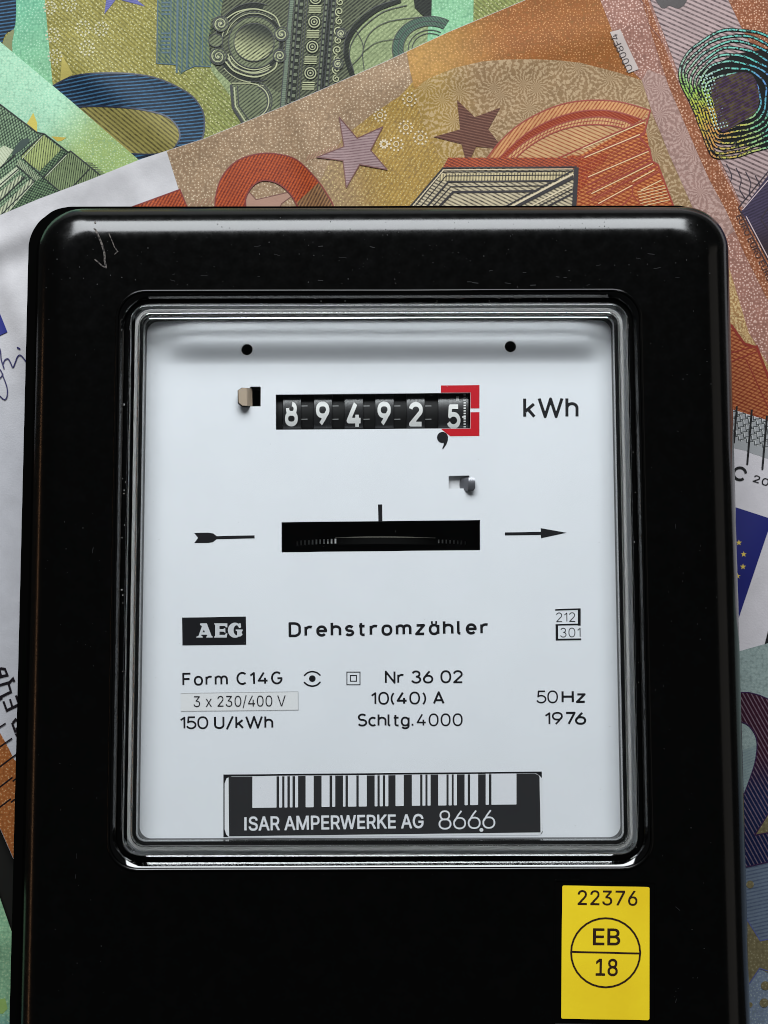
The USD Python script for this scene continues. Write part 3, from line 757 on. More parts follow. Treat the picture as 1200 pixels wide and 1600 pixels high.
    s3 = e([(382, 292), (400, 312), (470, 296), (440, 318), (430, 340), (386, 340)])
    printed(t, 'printed_star', s3, paper('faint_star', s(176, 138, 120), mottle=.05), zf, 2); printed(t, 'star_outline', s3.boundary.buffer(0.6), bl, zf, 2.5)
    # dark diagonal dashes beside the stars
    dsh = [stroke([(478 + 5 * k, 252 - 0.5 * k - 1.2 * k), (484 + 5 * k, 241 - 1.7 * k)], 1.4) for k in range(14)]
    dsh += [stroke([(288 + 6 * k, 330 - 1.6 * k), (294 + 6 * k, 318 - 1.6 * k)], 1.2) for k in range(8)]
    printed(t, 'diagonal_dashes', dsh, plain('dash_brown', s(140, 100, 76), 0.5), zf, 3)
    sil = paper('ring_dots_pale', s(230, 214, 186), mottle=0.05)
    for (cx, cy, r) in [(640, 155, 10), (634, 199, 10), (657, 215, 10), (619, 225, 10), (594, 180, 9), (600, 225, 6)]:
        printed(t, 'ring_of_dots', [circ(cx + r * math.cos(a), cy + r * math.sin(a), 1.6, n=8) for a in np.linspace(0, 6.283, 11)[:-1]] + [ring(cx, cy, 4, 1.2)], sil, zf, 4)
    # red five and zero
    red = paper('red_digit_ink', s(188, 84, 36), hatch=[(s(96, 18, 6), 62, per(4.6), 0.5, 0.95), (s(110, 26, 10), -14, per(4.4), 0.3, 0.5)], rough=.45)
    rl = plain('red_digit_line', s(110, 22, 10), 0.45)
    five = e([(180, 333), (281, 296), (297, 335), (300, 420), (180, 420)])
    printed(t, 'printed_five', clip(five), red, zf, 6); printed(t, 'five_outline', clip(stroke([(180, 333), (281, 296), (300, 342)], 2)), rl, zf, 7)
    zo = Polygon(smooth_line([(334, 400), (335, 340), (338, 302), (349, 273), (371, 251), (400, 241), (429, 240), (462, 249), (492, 277), (510, 302), (523, 330), (530, 400)]))
    zi = Polygon(smooth_line([(383, 400), (383, 328), (385, 306), (396, 289.5), (411, 282), (433, 286), (451, 300), (462, 317), (468, 336), (470, 400)]))
    z0 = zo.difference(zi).buffer(0)
    part = PG((462, 318), (498, 285), (560, 330), (560, 420), (455, 420))
    printed(t, 'printed_zero', z0.difference(part), red, zf, 6)
    printed(t, 'printed_zero', z0.intersection(part), paper('zero_dark_ink', s(150, 110, 70), hatch=[(s(60, 32, 24), 62, per(4.6), 0.55, 0.95)]), zf, 6)
    printed(t, 'zero_outline', z0.boundary.buffer(1.0), rl, zf, 7)
    # red archway
    rb = paper('red_arch_field', s(202, 160, 112), hatch=[(s(146, 52, 14), -24, per(5.6), 0.36, 0.95)])
    rd = paper('red_arch_dense', s(206, 128, 70), hatch=[(s(132, 34, 4), -20, per(5.4), 0.5, 1.0), (s(140, 40, 6), 30, per(5.4), .36, .9)])
    rin = plain('red_arch_ink', s(134, 36, 8), 0.5)
    H = lambda x, y: (740 + x / 3.75, 140 + y / 3.75)
    o = smooth_line([H(80, 400), H(150, 310), H(260, 210), H(400, 130), H(540, 80), H(690, 62), H(830, 68), H(940, 92), H(1035, 122)])
    i2 = smooth_line([H(235, 410), H(330, 330), H(450, 260), H(580, 218), H(700, 205), H(820, 213), H(900, 235)])
    fan = Polygon(np.vstack([o, [H(1020, 175), H(1000, 260), H(970, 275), H(1030, 345), H(1045, 420), H(1080, 440), H(1170, 680), H(1190, 740), H(560, 740), H(560, 420), H(80, 400)]])).buffer(0)
    printed(t, 'red_archway', fan, rb, zf, 6)
    bandp = Polygon(np.vstack([o, i2[::-1]])).buffer(0)
    bandp = bandp.union(Polygon(np.vstack([i2, [H(1020, 180), H(1035, 122), H(900, 200)]])).buffer(0)) if False else bandp
    o2 = smooth_line([H(150, 400), H(300, 265), H(450, 180), H(600, 132), H(740, 120), H(860, 135), H(985, 175)])
    o3 = smooth_line([H(175, 410), H(310, 300), H(460, 220), H(600, 175), H(740, 160), H(870, 180), H(930, 205)])
    printed(t, 'red_arch_band', Polygon(np.vstack([o2, o3[::-1]])).buffer(0), paper('red_arch_band', s(146, 46, 14), hatch=[(s(206, 120, 70), -30, per(4), .25, .6)]), zf, 7)
    low = PG(H(560, 420), H(1000, 180), H(1030, 345), H(1045, 420), H(1080, 440), H(1190, 740), H(560, 740))
    printed(t, 'red_arch_wall', low, rd, zf, 7)
    printed(t, 'red_arch_band', Polygon(np.vstack([o, o2[::-1]])).buffer(0), paper('red_arch_outer_band', s(206, 150, 98), hatch=[(s(146, 48, 12), 55, per(4.8), .42, .9)]), zf, 7)
    printed(t, 'red_arch_band', Polygon(np.vstack([o3, i2[::-1]])).buffer(0), paper('red_arch_inner_band', s(212, 164, 112), hatch=[(s(146, 48, 12), 70, per(4.4), .40, .9)]), zf, 7)
    lines = [LineString(q).buffer(1.0) for q in (o, o2, o3, i2)] + [LineString(smooth_line([H(205, 410), H(320, 318), H(455, 240), H(600, 196), H(740, 182), H(880, 205)])).buffer(0.6)]
    for k in range(9):
        lines.append(stroke([H(600 + 12 * k, 470 + 24 * k), H(1000 + 9 * k, 290 + 22 * k)], 0.9))
    for a, b, w in [((430, 430), (1020, 170), 2.2), ((520, 440), (1000, 250), 1.6), ((640, 400), (985, 268), 1.6), ((660, 520), (1030, 350), 2.4), ((670, 560), (1035, 400), 1.6), ((660, 605), (1045, 420), 2.2), ((690, 650), (1080, 440), 2.2), ((720, 680), (1090, 480), 1.5), ((860, 690), (930, 620), 2.0), ((930, 620), (930, 560), 1.6), ((930, 560), (1090, 470), 1.6), ((930, 620), (990, 680), 1.6)]:
        lines.append(stroke([H(*a), H(*b)], w))
    lines.append(stroke([H(1035, 122), H(1020, 175), H(1000, 260), H(970, 275), H(1030, 345), H(1045, 420), H(1080, 440), H(1170, 680)], 2.6))
    printed(t, 'red_arch_lines', lines, rin, zf, 8)
    pl = [stroke([H(a, b), H(c, d)], 1.4) for a, b, c, d in [(640, 345, 1000, 190), (650, 398, 975, 262), (670, 512, 1025, 362), (690, 610, 1050, 432), (730, 668, 930, 560), (930, 540, 1060, 470), (980, 590, 1100, 530)]]
    pl += [stroke([H(960 + 4 * k, 600 + 17 * k), H(1120 + 6 * k, 560 + 17 * k)], 1.0) for k in range(6)]
    printed(t, 'red_arch_highlight', pl, plain('arch_cream', s(214, 184, 138), 0.5), zf, 9)
    printed(t, 'red_glow', SP(H(540, 410), H(610, 385), H(700, 395), H(790, 370), H(760, 430), H(700, 470), H(670, 540), H(620, 600), H(590, 700), H(560, 600)).intersection(fan), paper('red_arch_solid', s(150, 50, 16), hatch=[(s(206, 124, 66), -20, per(5.2), 0.3, 0.9)], dots=(s(200, 110, 60), 1.88, 0.29, 0.88)), zf, 7.5)
    # dark pediment
    J = lambda x, y: (600 + x / 2.609, 60 + y / 2.609)
    ped = PG(J(60, 740), J(240, 525), J(260, 487), J(770, 487), J(785, 530), J(768, 740))
    printed(t, 'pediment', PG(J(240, 527), J(262, 486), J(790, 486), J(786, 532)), paper('pediment_red_edge', s(190, 90, 50), hatch=[(s(96, 34, 30), -24, per(4.2), .55, .9), (s(96, 34, 30), 40, per(4.2), .3, .6)]), zf, 9)
    pw = paper('pediment_field', s(202, 188, 156), hatch=[(s(28, 20, 24), -26, per(5.2), 0.44, 0.95)])
    pb = paper('pediment_bars', s(210, 194, 150), hatch=[(s(26, 18, 22), 86, per(4.6), 0.42, 0.95)])
    pdk = plain('pediment_ink', s(20, 12, 18), 0.45)
    printed(t, 'pediment', PG(J(60, 740), J(240, 527), J(786, 527), J(768, 740)), pw, zf, 8)
    printed(t, 'pediment_bars', PG(J(230, 552), J(772, 545), J(760, 580), J(222, 580)), pb, zf, 9)
    fr = []
    for (x0, y0, x1, y1, xb, w) in [(240, 528, 785, 524, 60, 2.2), (236, 544, 775, 540, 84, 1.2), (252, 560, 770, 556, 104, 1.2), (262, 584, 735, 580, 128, 2.6), (272, 604, 690, 600, 148, 1.4), (282, 626, 640, 622, 172, 3.4)]:
        fr.append(stroke([J(xb, 740), J(x0, y0), J(x1, y1)], w))
    fr += [stroke([J(430, 720), J(770, 538)], 2.2), stroke([J(470, 720), J(772, 566)], 5.0), stroke([J(560, 720), J(775, 610)], 1.4), stroke([J(600, 720), J(772, 630)], 3.0), stroke([J(785, 525), J(772, 740)], 7)]
    printed(t, 'pediment_lines', fr, pdk, zf, 11)
    printed(t, 'pediment_light', [stroke([J(452, 720), J(770, 552)], 3.0), stroke([J(530, 720), J(768, 596)], 2.0), stroke([J(70, 740), J(243, 536), J(770, 532)], 1.4)], paper('pediment_cream', s(224, 208, 176), mottle=.04), zf, 12)
    # left end: flag, signature, letters, tactile lines, orange edge
    printed(t, 'printed_flag', e([(-90, 268), (0, 490), (11.5, 518.5), (0, 524), (-120, 574), (-220, 330)]), plain('flag_blue', s(26, 34, 116), 0.5), zf, 6)
    Sg = lambda x, y: (x / 8.0, 440 + y / 8.0)
    sg = [stroke([Sg(-120, 1040), Sg(0, 1100), Sg(40, 1190), Sg(75, 1280), Sg(92, 1360), Sg(85, 1440), Sg(55, 1474), Sg(0, 1430), Sg(-80, 1340)], 1.8, True, 'round'), stroke([Sg(-60, 700), Sg(0, 850), Sg(15, 970), Sg(50, 1085)], 2.0, True, 'round'),
          stroke([Sg(35, 1035), Sg(60, 980), Sg(100, 965), Sg(130, 1010), Sg(160, 1070), Sg(190, 1010), Sg(215, 945), Sg(245, 918), Sg(285, 945), Sg(330, 1010)], 1.9, True, 'round'), stroke([Sg(220, 825), Sg(245, 840)], 2.6, False, 'round'), stroke([Sg(-60, 1230), Sg(0, 1205), Sg(40, 1150)], 1.6, True)]
    printed(t, 'signature', sg, plain('signature_ink', s(36, 34, 84), 0.5), zf, 6)
    lo = e([(-140, 850), (0, 1145), (14, 1170), (22, 1187), (30, 1192), (90, 1340), (30, 1363), (-300, 620)])
    printed(t, 'orange_edge_field', clip(lo), paper('orange_note_edge', s(176, 104, 52), dots=(s(226, 176, 124), 1.76, 0.28, 1.00), mottle=.12), zf, 5)
    Lk = lambda x, y: (x / 5.333, 1000 + y / 5.333)
    tl = [stroke([Lk(a, b), Lk(c, d)], 2.2) for a, b, c, d in [(-90, 780, 47, 693), (-90, 952, 100, 818), (-90, 1122, 152, 940), (-90, 1292, 105, 1143), (105, 1177, 170, 1125), (-90, 1458, 90, 1323), (90, 1352, 132, 1320), (-90, 560, 20, 480)]]
    tink = plain('tactile_ink', s(24, 18, 24), 0.4)
    printed_each(t, 'tactile_line', tl, tink, zf, 7)
    # Cyrillic and Latin bank letters running up the edge
    lt = []
    lt += [stroke([Lk(50, 590), Lk(20, 520)], 3.2), stroke([Lk(50, 592), Lk(160, 540)], 3.2), stroke([Lk(92, 572), Lk(76, 500)], 3.0), stroke([Lk(152, 545), Lk(128, 462)], 3.2), stroke([Lk(20, 520), Lk(50, 506)], 3.0)]
    lt = [stroke([Lk(28, 510), Lk(55, 585), Lk(158, 535), Lk(132, 462)], 3.4), stroke([Lk(103, 558), Lk(82, 492)], 3.2),
          stroke([Lk(-10, 480), Lk(90, 430), Lk(70, 360)], 3.4), stroke([Lk(-20, 380), Lk(80, 350), Lk(108, 320), Lk(118, 345)], 3.4),
          stroke([Lk(-20, 310), Lk(60, 290), Lk(40, 240), Lk(10, 235), Lk(-20, 250)], 3.4), stroke([Lk(10, 300), Lk(-4, 250)], 3.0),
          stroke([Lk(100, 690), Lk(125, 760), Lk(220, 715)], 3.4), stroke([Lk(105, 690), Lk(130, 660), Lk(150, 680), Lk(165, 740)], 3.2), stroke([Lk(130, 740), Lk(180, 720), Lk(190, 680)], 3.2), stroke([Lk(130, 780), Lk(180, 860)], 3.4), stroke([Lk(150, 850), Lk(230, 800)], 3.2)]
    printed(t, 'bank_lettering', lt, tink, zf, 7)
    return t


note_orange()


# ---- the white note on the right with the flag
def note_white():
    out = [(1030, 604), (1145, 640), (1200, 657), (1500, 746), (1240, 1600), (770, 1460)]
    zf = height(2.9, [(1150, 900, 1260, 700, 0.3, 40)])
    t = thing('banknote', 'white banknote end with blue star flag, beside the right edge of the meter', 'banknote', loc=W(1175, 800, 2.6))
    note_body(t, out, paper('white_note', s(192, 188, 192), bump=0.5, mottle=0.04), zf)
    lin = plain('white_note_ink', s(18, 18, 20), 0.45)
    # curly pattern band at the top
    K = lambda x, y: (1130 + x / 8.886, 620 + y / 8.886)
    bandp = PG((1030, 606), (1145, 641), (1200, 658), (1280, 681), (1280, 740), (1200, 717), (1186, 712), (1176, 709), (1165, 704), (1150, 701), (1030, 668))
    printed(t, 'pattern_band', bandp, plain('pattern_grey', s(150, 152, 154), .5), zf, 1)
    cur, lit = [], []
    a = math.radians(17)
    for i in range(0, 30):
        for j in range(0, 13):
            cx, cy = 1120 + 6.6 * i, 604 + 6.2 * j + (i % 2) * 0
            x = 1140 + (cx - 1140) * math.cos(a) - (cy - 640) * math.sin(a)
            y = 640 + (cx - 1140) * math.sin(a) + (cy - 640) * math.cos(a)
            if not bandp.contains(Point(x, y)) or x > 1230: continue
            c = [(-3.4, -1.6), (-1.2, -2.6), (0.0, 0.0), (1.2, 2.6), (3.4, 1.6)] if (i + j) % 2 else [(1.6, -3.4), (2.6, -1.2), (0, 0), (-2.6, 1.2), (-1.6, 3.4)]
            r = [(x + p * math.cos(a) - q * math.sin(a), y + p * math.sin(a) + q * math.cos(a)) for p, q in c]
            cur.append(stroke(r, 1.25, True)); lit.append(stroke([(p + 1.5, q + 0.9) for p, q in r], 0.9, True))
    printed(t, 'curl_pattern', cur, plain('pattern_dark', s(60, 64, 66), .5), zf, 3)
    printed(t, 'curl_pattern', unary_union(lit), plain('pattern_light', s(206, 208, 206), .5), zf, 2)
    printed_each(t, 'tactile_line', [stroke([K(190, 130), K(150, 640)], 3.0), stroke([K(397, 190), K(335, 930)], 3.2, False, 'round'), stroke([K(607, 270), K(545, 1000)], 3.2, False, 'round'), stroke([K(815, 340), K(755, 1070)], 3.2), stroke([(1206, 972), (1196, 1012)], 5)], lin, zf, 4)
    printed(t, 'bank_lettering', [LineString(arc(1156, 740, 9.5, 9.5, -20 + 17, -325 + 17, 24)).buffer(1.9, cap_style='flat')], lin, zf, 4)
    printed(t, 'year_lettering', inter('2017', 1176, 752, 1226, 768, 11), lin, zf, 4)
    printed(t, 'printed_flag', PG((1100, 776), (1147.7, 792), (1200, 809), (1206, 812), (1153.5, 968), (1080, 945)), plain('flag_blue_white_note', s(22, 28, 104), 0.5), zf, 3)
    st = []
    for (cx, cy) in [(1154.5, 848), (1162, 866), (1161, 885.5), (1152.5, 900)]:
        st = PG(*[(cx + (4.8 if k % 2 == 0 else 2.0) * math.sin(math.pi * k / 5), cy - (4.8 if k % 2 == 0 else 2.0) * math.cos(math.pi * k / 5)) for k in range(10)])
        printed(t, 'flag_star', st, plain('flag_star_gold', s(206, 180, 84), 0.45) if 'gold' not in globals() else globals()['gold'], zf, 4)
    return t


note_white()


# ---- the blue note at the lower right
def note_blue():
    out = [(900, 1086), (1152, 1018.5), (1200, 1005), (1600, 895), (1790, 1600), (1090, 1790)]
    zf = height(3.3, [(1140, 1300, 1300, 1260, 0.25, 40)])
    t = thing('banknote', 'blue banknote with a large purple and blue two at the lower right of the meter', 'banknote', loc=W(1185, 1300, 3.0))
    note_body(t, out, paper('blue_note', s(156, 174, 171), dots=(s(176, 190, 184), 1.88, 0.29, 0.75), grad=(s(128, 142, 164), (1180, 1320), -80, 10), bump=.9), zf)
    zi = smooth_line([(1140, 1124), (1158, 1128), (1170, 1134), (1180, 1148), (1183, 1164), (1180, 1190), (1172, 1216), (1162, 1242), (1150, 1266)])
    zo = [(1140, 1372), (1165, 1355), (1200, 1347), (1260, 1334), (1260, 1290), (1179, 1305), (1192, 1285), (1215, 1246), (1232, 1196), (1232, 1140), (1216, 1108), (1200, 1092), (1186, 1086), (1170, 1082), (1157, 1082), (1140, 1084)]
    two = Polygon(np.vstack([zi, zo])).buffer(0)
    ink = paper('blue_note_two', s(52, 16, 36), grad=(s(14, 26, 66), (1185, 1205), -90, 3.5), hatch=[(s(150, 128, 142), -62, per(5.4), 0.30, 0.75)])
    printed(t, 'printed_two', two, ink, zf, 2)
    printed(t, 'two_outline', two.boundary.buffer(0.9), plain('two_line', s(48, 26, 62), .45), zf, 3)
    printed(t, 'pale_wedge', Polygon(np.vstack([zi[40:], [(1120, 1300), (1140, 1180)]])).buffer(0), paper('blue_note_wedge', s(140, 158, 158), hatch=[(s(110, 128, 140), 20, per(4), .3, .6)]), zf, 1)
    sand = paper('blue_note_sand', s(126, 116, 84), mottle=.1, dots=(s(176, 168, 136), 1.76, 0.29, 0.62))
    printed(t, 'sandy_field', PG((1120, 1370), (1168, 1438), (1188, 1470), (1200, 1468), (1260, 1456), (1260, 1540), (1200, 1520), (1187, 1513), (1170, 1538), (1120, 1620)), sand, zf, 2)
    printed(t, 'sandy_field', PG((1179, 1305), (1192, 1285), (1215, 1246), (1260, 1230), (1260, 1290)), sand, zf, 1)
    stripe = paper('blue_note_stripes', s(112, 126, 144), hatch=[(s(62, 74, 104), 12, per(5), .4, .7)])
    printed(t, 'striped_field', PG((1120, 1400), (1165, 1356), (1200, 1348), (1260, 1334), (1260, 1456), (1200, 1468), (1188, 1470), (1168, 1438), (1120, 1370)), stripe, zf, 1)
    printed(t, 'field_edge', [stroke([(1160, 1426), (1168, 1438), (1188, 1470), (1240, 1460)], 1.6), stroke([(1160, 1556), (1170, 1538), (1187, 1513), (1240, 1530)], 1.6)], plain('field_edge_ink', s(80, 88, 140), .5), zf, 3)
    for (x, y, r) in [(1172, 1382, 6), (1196, 1540, 7), (1194, 1567, 7), (1172, 1570, 4)]:
        printed(t, 'ochre_dot', circ(x, y, r), sand, zf, 3)
    return t


note_blue()


# ---- the mint note at the lower left
def note_mint():
    out = [(-20, 1345), (0, 1403), (22, 1467), (90, 1664), (-400, 1850), (-520, 1500)]
    zf = height(1.2, [(-30, 1480, 40, 1460, 0.5, 30)])
    t = thing('banknote', 'mint green banknote corner at the lower left of the meter', 'banknote', loc=W(-20, 1550, 1.2))
    note_body(t, out, paper('mint_note', s(150, 200, 158), dots=(s(196, 226, 180), 1.76, 0.34, 0.75), grad=(s(132, 188, 176), (5, 1588), -80, 2.0), bump=1.0), zf)
    printed(t, 'yellow_print', PG((-40, 1566), (8, 1560), (12, 1576), (4, 1584), (-40, 1580)), paper('mint_note_yellow', s(160, 196, 110), mottle=.1), zf, 1)


note_mint()

# ------------------------------------------------------------------ the electricity meter
ZT = 28.0                      # top face of the housing
ZB = 3.7                       # its base, lying on the notes


def rect_of(TL, TR, BR, BL, z):
    P = W(*np.array([TL, TR, BR, BL], float).T, z)
    c = P.mean(0)
    ex = ((P[1] - P[0]) + (P[2] - P[3])) / 2; ey = ((P[0] - P[3]) + (P[1] - P[2])) / 2
    w, h = np.linalg.norm(ex[:2]), np.linalg.norm(ey[:2])
    return dict(c=c[:2], w=w, h=h, a=math.atan2(ex[1], ex[0]))


def rr(rect, inset, r, z, n=12, z_of=None):
    """One loop of a rounded rectangle, counter-clockwise seen from above"""
    w, h = rect['w'] / 2 - inset, rect['h'] / 2 - inset
    r = max(r, 0.05)
    pts = []
    for cx, cy, a0 in ((w - r, h - r, 0), (-w + r, h - r, 90), (-w + r, -h + r, 180), (w - r, -h + r, 270)):
        for k in range(n + 1):
            t = math.radians(a0 + 90 * k / n)
            pts.append((cx + r * math.cos(t), cy + r * math.sin(t)))
    p = np.array(pts)
    ca, sa = math.cos(rect['a']), math.sin(rect['a'])
    q = np.c_[p[:, 0] * ca - p[:, 1] * sa + rect['c'][0], p[:, 0] * sa + p[:, 1] * ca + rect['c'][1]]
    return np.c_[q, np.full(len(q), z)]


def loft(rings, closed_profile=False, cap_first=False, cap_last=False):
    n = len(rings[0]); V = np.vstack(rings); F = []
    m = len(rings)
    idx = np.arange(n); nx = (idx + 1) % n
    for i in range(m if closed_profile else m - 1):
        a, b = i * n, ((i + 1) % m) * n
        F += [np.c_[a + idx, a + nx, b + nx], np.c_[a + idx, b + nx, b + idx]]
    F = np.vstack(F)
    if cap_first:
        V = np.vstack([V, rings[0].mean(0)]); F = np.vstack([F, np.c_[nx, idx, np.full(n, len(V) - 1)]])
    if cap_last:
        V = np.vstack([V, rings[-1].mean(0)]); F = np.vstack([F, np.c_[idx + (m - 1) * n, nx + (m - 1) * n, np.full(n, len(V) - 1)]])
    return trimesh.Trimesh(V, F, process=False)


meter_rect = rect_of((47.0, 322.5), (1142.5, 320), (1186.0, 2153), (21.5, 2156), 23.2)
open_rect = rect_of((183, 457.5), (999.5, 455), (1017, 1356), (172, 1357.5), ZT)
METER = thing('electricity_meter', 'black electricity meter with a white dial behind a clear window, lying on banknotes', 'electricity meter', loc=(meter_rect['c'][0], meter_rect['c'][1], ZB))

# black bakelite
m = Mat('black_housing')
c = m.mix(m.ramp(m.noise(0.25, 5, 0.7), 0.45, 0.75), (0.0010, 0.0010, 0.0009), (0.0016, 0.0016, 0.0017))
rg_ = m.n('map_range', 'result', value=m.noise(0.6, 5, 0.7), from_min=0.3, from_max=0.7, to_min=0.13, to_max=0.19)
bm = m.n('bump', 'normal', height=m.noise(2.0, 3, 0.6), strength=0.03, distance=0.00004)
HOUSING = m.done(m.principled(base_color=c, roughness=rg_, specular_ior_level=0.5, normal=bm))

base_rect = rect_of((38.6, 323.5), (1128.0, 322.5), (1166.0, 2155), (10.6, 2158), 23.5)
br = []
for i_, z_ in ((0.6, ZB), (0.0, ZB + 0.8), (0.0, 23.8), (0.2, 24.3), (3.0, 24.3)):
    q_ = rr(base_rect, i_, 7.0, z_, 60)
    n_ = meshkit.noise(np.c_[q_[:, :2] * 0.9, np.zeros(len(q_))], 5) - 0.5
    dirn = q_[:, :2] - base_rect['c']; dirn = dirn / np.linalg.norm(dirn, axis=1, keepdims=True)
    q_[:, :2] += dirn * (0.12 * n_)[:, None]
    br.append(q_)
put_tm(METER, 'base_plate', loft(br, cap_first=True), plain('base_black', (0.0008, 0.0008, 0.0007), 0.9, 0.02), smooth=40)

RB = 6.6
rings = []
rings.append(rr(meter_rect, 1.5, 6.0, ZB))
rings.append(rr(meter_rect, 0.1, 7.2, ZB + 0.3))
rings.append(rr(meter_rect, -0.1, 7.4, ZB + 2.0))
for k in range(13):
    t = math.pi / 2 * k / 12
    rings.append(rr(meter_rect, RB * (1 - math.cos(t)), 7.4 - 0.45 * RB * (1 - math.cos(t)), ZT - RB + RB * math.sin(t)))
ins = 0.0
rings.append(rr(meter_rect, RB + 0.6, 4.4, ZT))
rings.append(rr(open_rect, -0.42, 4.62, ZT))
rings.append(rr(open_rect, -0.30, 4.5, ZT + 0.16))      # a fine raised bead round the opening
rings.append(rr(open_rect, -0.22, 4.4, ZT + 0.20))
rings.append(rr(open_rect, -0.12, 4.34, ZT + 0.19))
rings.append(rr(open_rect, 0.02, 4.25, ZT + 0.10))
rings.append(rr(open_rect, 0.10, 4.2, ZT - 1.0))
rings.append(rr(open_rect, 2.05, 3.1, ZT - 1.02))       # ledge round the window
rings.append(rr(open_rect, 2.07, 3.1, ZD - 1.6))
rings.append(rr(open_rect, 3.5, 2.0, ZD - 1.65))
hs = loft(rings, cap_first=True)
put_tm(METER, 'housing', hs, HOUSING, smooth=40)
put_tm(METER, 'inner_floor', loft([rr(open_rect, 2.5, 2.5, ZB + 1.0), rr(open_rect, 2.5, 2.5, ZB + 2.0)], cap_first=True, cap_last=True), plain('inner_black', (0.003, 0.003, 0.003), 0.7), smooth=False)

TRIM = plain('polished_black', (0.0014, 0.0014, 0.0014), 0.045, 1.0)
def lipring(name, prof, mat):
    put_tm(METER, name, loft([rr(open_rect, i, max(4.3 - i * 0.62, 0.5), z, 16) for i, z in prof], closed_profile=True), mat, smooth=25)
lipring('opening_trim', [(0.11, ZT - 0.95), (0.11, ZT + 0.04), (0.17, ZT + 0.05), (0.24, ZT + 0.02), (0.80, ZT - 0.35), (0.90, ZT - 0.45), (0.92, ZT - 0.95)], TRIM)
lipring('window_bead', [(1.60, ZT - 1.0), (1.60, ZT - 0.30), (1.66, ZT - 0.24), (1.74, ZT - 0.26), (2.12, ZT - 0.50), (2.14, ZT - 0.55), (2.14, ZT - 1.0)], TRIM)

# ---- dial plate with its openings
T = lambda *p: PG(*p)
plate_rect = rect_of((222, 494), (966, 491.5), (975, 1319), (218, 1320.5), ZD)
pp = to_px(rr(plate_rect, -1.2, 0.6, ZD, 4))
plate_px = Polygon(pp)
counter_hole = T((431, 616.5), (735, 613.5), (734.6, 669.3), (431, 671.6))
slot_hole = T((440, 815.9), (750, 812.5), (750.3, 859.5), (440, 863))
screw_holes = [circ(385.8, 546, 9.0, 9.0), circ(797.6, 541.3, 9.0, 9.0)]
tab1_hole = T((390.7, 605.0), (392.5, 604), (406.5, 604), (407.5, 605.5), (407.3, 634.7), (390.7, 634.9))
tab2_hole = T((701, 744.5), (702.5, 743.6), (732.5, 743), (733.5, 745), (733.3, 763), (701.2, 763.5))
holes = unary_union([counter_hole, slot_hole, tab1_hole, tab2_hole] + screw_holes)


def bead(u, v):
    """a shallow rolled bead along the plate's top edge"""
    vc = 570 - 0.003 * (u - 600)
    fade = 1 / (1 + np.exp(-(u - 268) / 13)) / (1 + np.exp((u - 930) / 10))
    q = np.clip((vc - v) / 40.0, 0, 1)
    return ZD + BEAD * fade * (q * q * (3 - 2 * q) - 0.32 * np.clip((vc - 38 - v) / 36.0, 0, 1.2) ** 1.5)


BEAD = 1.55
PT = 0.45                       # plate thickness
m = Mat('dial_white')
c = m.mix(m.ramp(m.noise(0.09, 3), 0.3, 0.7), (0.80, 0.82, 0.85), (0.82, 0.84, 0.87))
bm = m.n('bump', 'normal', height=m.noise(3.0, 3, 0.6), strength=0.12, distance=0.00005)
DIALW = m.done(m.principled(base_color=c, roughness=0.42, specular_ior_level=0.4, normal=bm))
v, f = flat_tri(plate_px.difference(holes), 5.0)
tp = W(v[:, 0], v[:, 1], bead(v[:, 0], v[:, 1]))
N = normals_of(bead, v[:, 0], v[:, 1])
fn = np.cross(tp[f[:, 1]] - tp[f[:, 0]], tp[f[:, 2]] - tp[f[:, 0]])
f[fn[:, 2] < 0] = f[fn[:, 2] < 0][:, ::-1]
V, F, NN = [tp], [f], [N]
n0 = len(tp)
bt = tp - [0, 0, PT]
V.append(bt); F.append(f[:, ::-1] + n0); NN.append(-N); n0 += len(tp)
g = plate_px.difference(holes)
for lp in [g.exterior] + list(g.interiors):
    q = np.array(lp.coords)[:-1]
    k = len(q); a = W(q[:, 0], q[:, 1], bead(q[:, 0], q[:, 1])); b = a - [0, 0, PT]
    for i in range(k):
        j = (i + 1) % k
        quad = np.array([a[i], a[j], b[j], b[i]])
        nn = np.cross(quad[1] - quad[0], quad[3] - quad[0]); nn /= max(np.linalg.norm(nn), 1e-9)
        V.append(quad); F.append(np.array([[0, 1, 2], [0, 2, 3]]) + n0); NN.append(np.tile(nn, (4, 1))); n0 += 4
DIAL = put(METER, 'dial_plate', np.vstack(V), np.vstack(F), DIALW, np.vstack(NN))

INK = plain('dial_ink', (0.006, 0.006, 0.008), 0.45, 0.35)
zd = const(ZD)


def dial(name, shape, mat=INK, layer=1, label=None):
    return printed(DIAL, name, shape, mat, zd, layer, None, label)


dial('unit_lettering', lettering('kWh', 817.5, 653.5, 904, 653.0, 33, 4.7, 1.0))
dial('title_lettering', lettering('Drehstromzähler', 451, 995.6, 763.5, 991.2, 23.5, 4.1, 1.12))
dial('form_lettering', lettering('Form C14G', 285, 1071.8, 441, 1069.2, 20.5, 3.0, 1.1))
dial('number_lettering', lettering('Nr 36 02', 601.5, 1068.4, 723.5, 1067.4, 20.5, 3.0, 1.1))
dial('current_lettering', lettering('10(40) A', 579.5, 1101.4, 694.5, 1100.4, 20.3, 2.8, 1.12, heavy='4A'))
dial('frequency_lettering', lettering('50', 838.5, 1099.2, 872, 1098.8, 20.2, 2.4, 1.15).union(lettering('Hz', 877.5, 1098.8, 915.5, 1098.4, 20.4, 3.4, 1.3)))
dial('circuit_lettering', lettering('Schltg.', 558.5, 1135.2, 647, 1135, 20.3, 3.0, 1.12).union(lettering('4000', 651, 1135, 723, 1134.6, 20.2, 2.5, 1.05)))
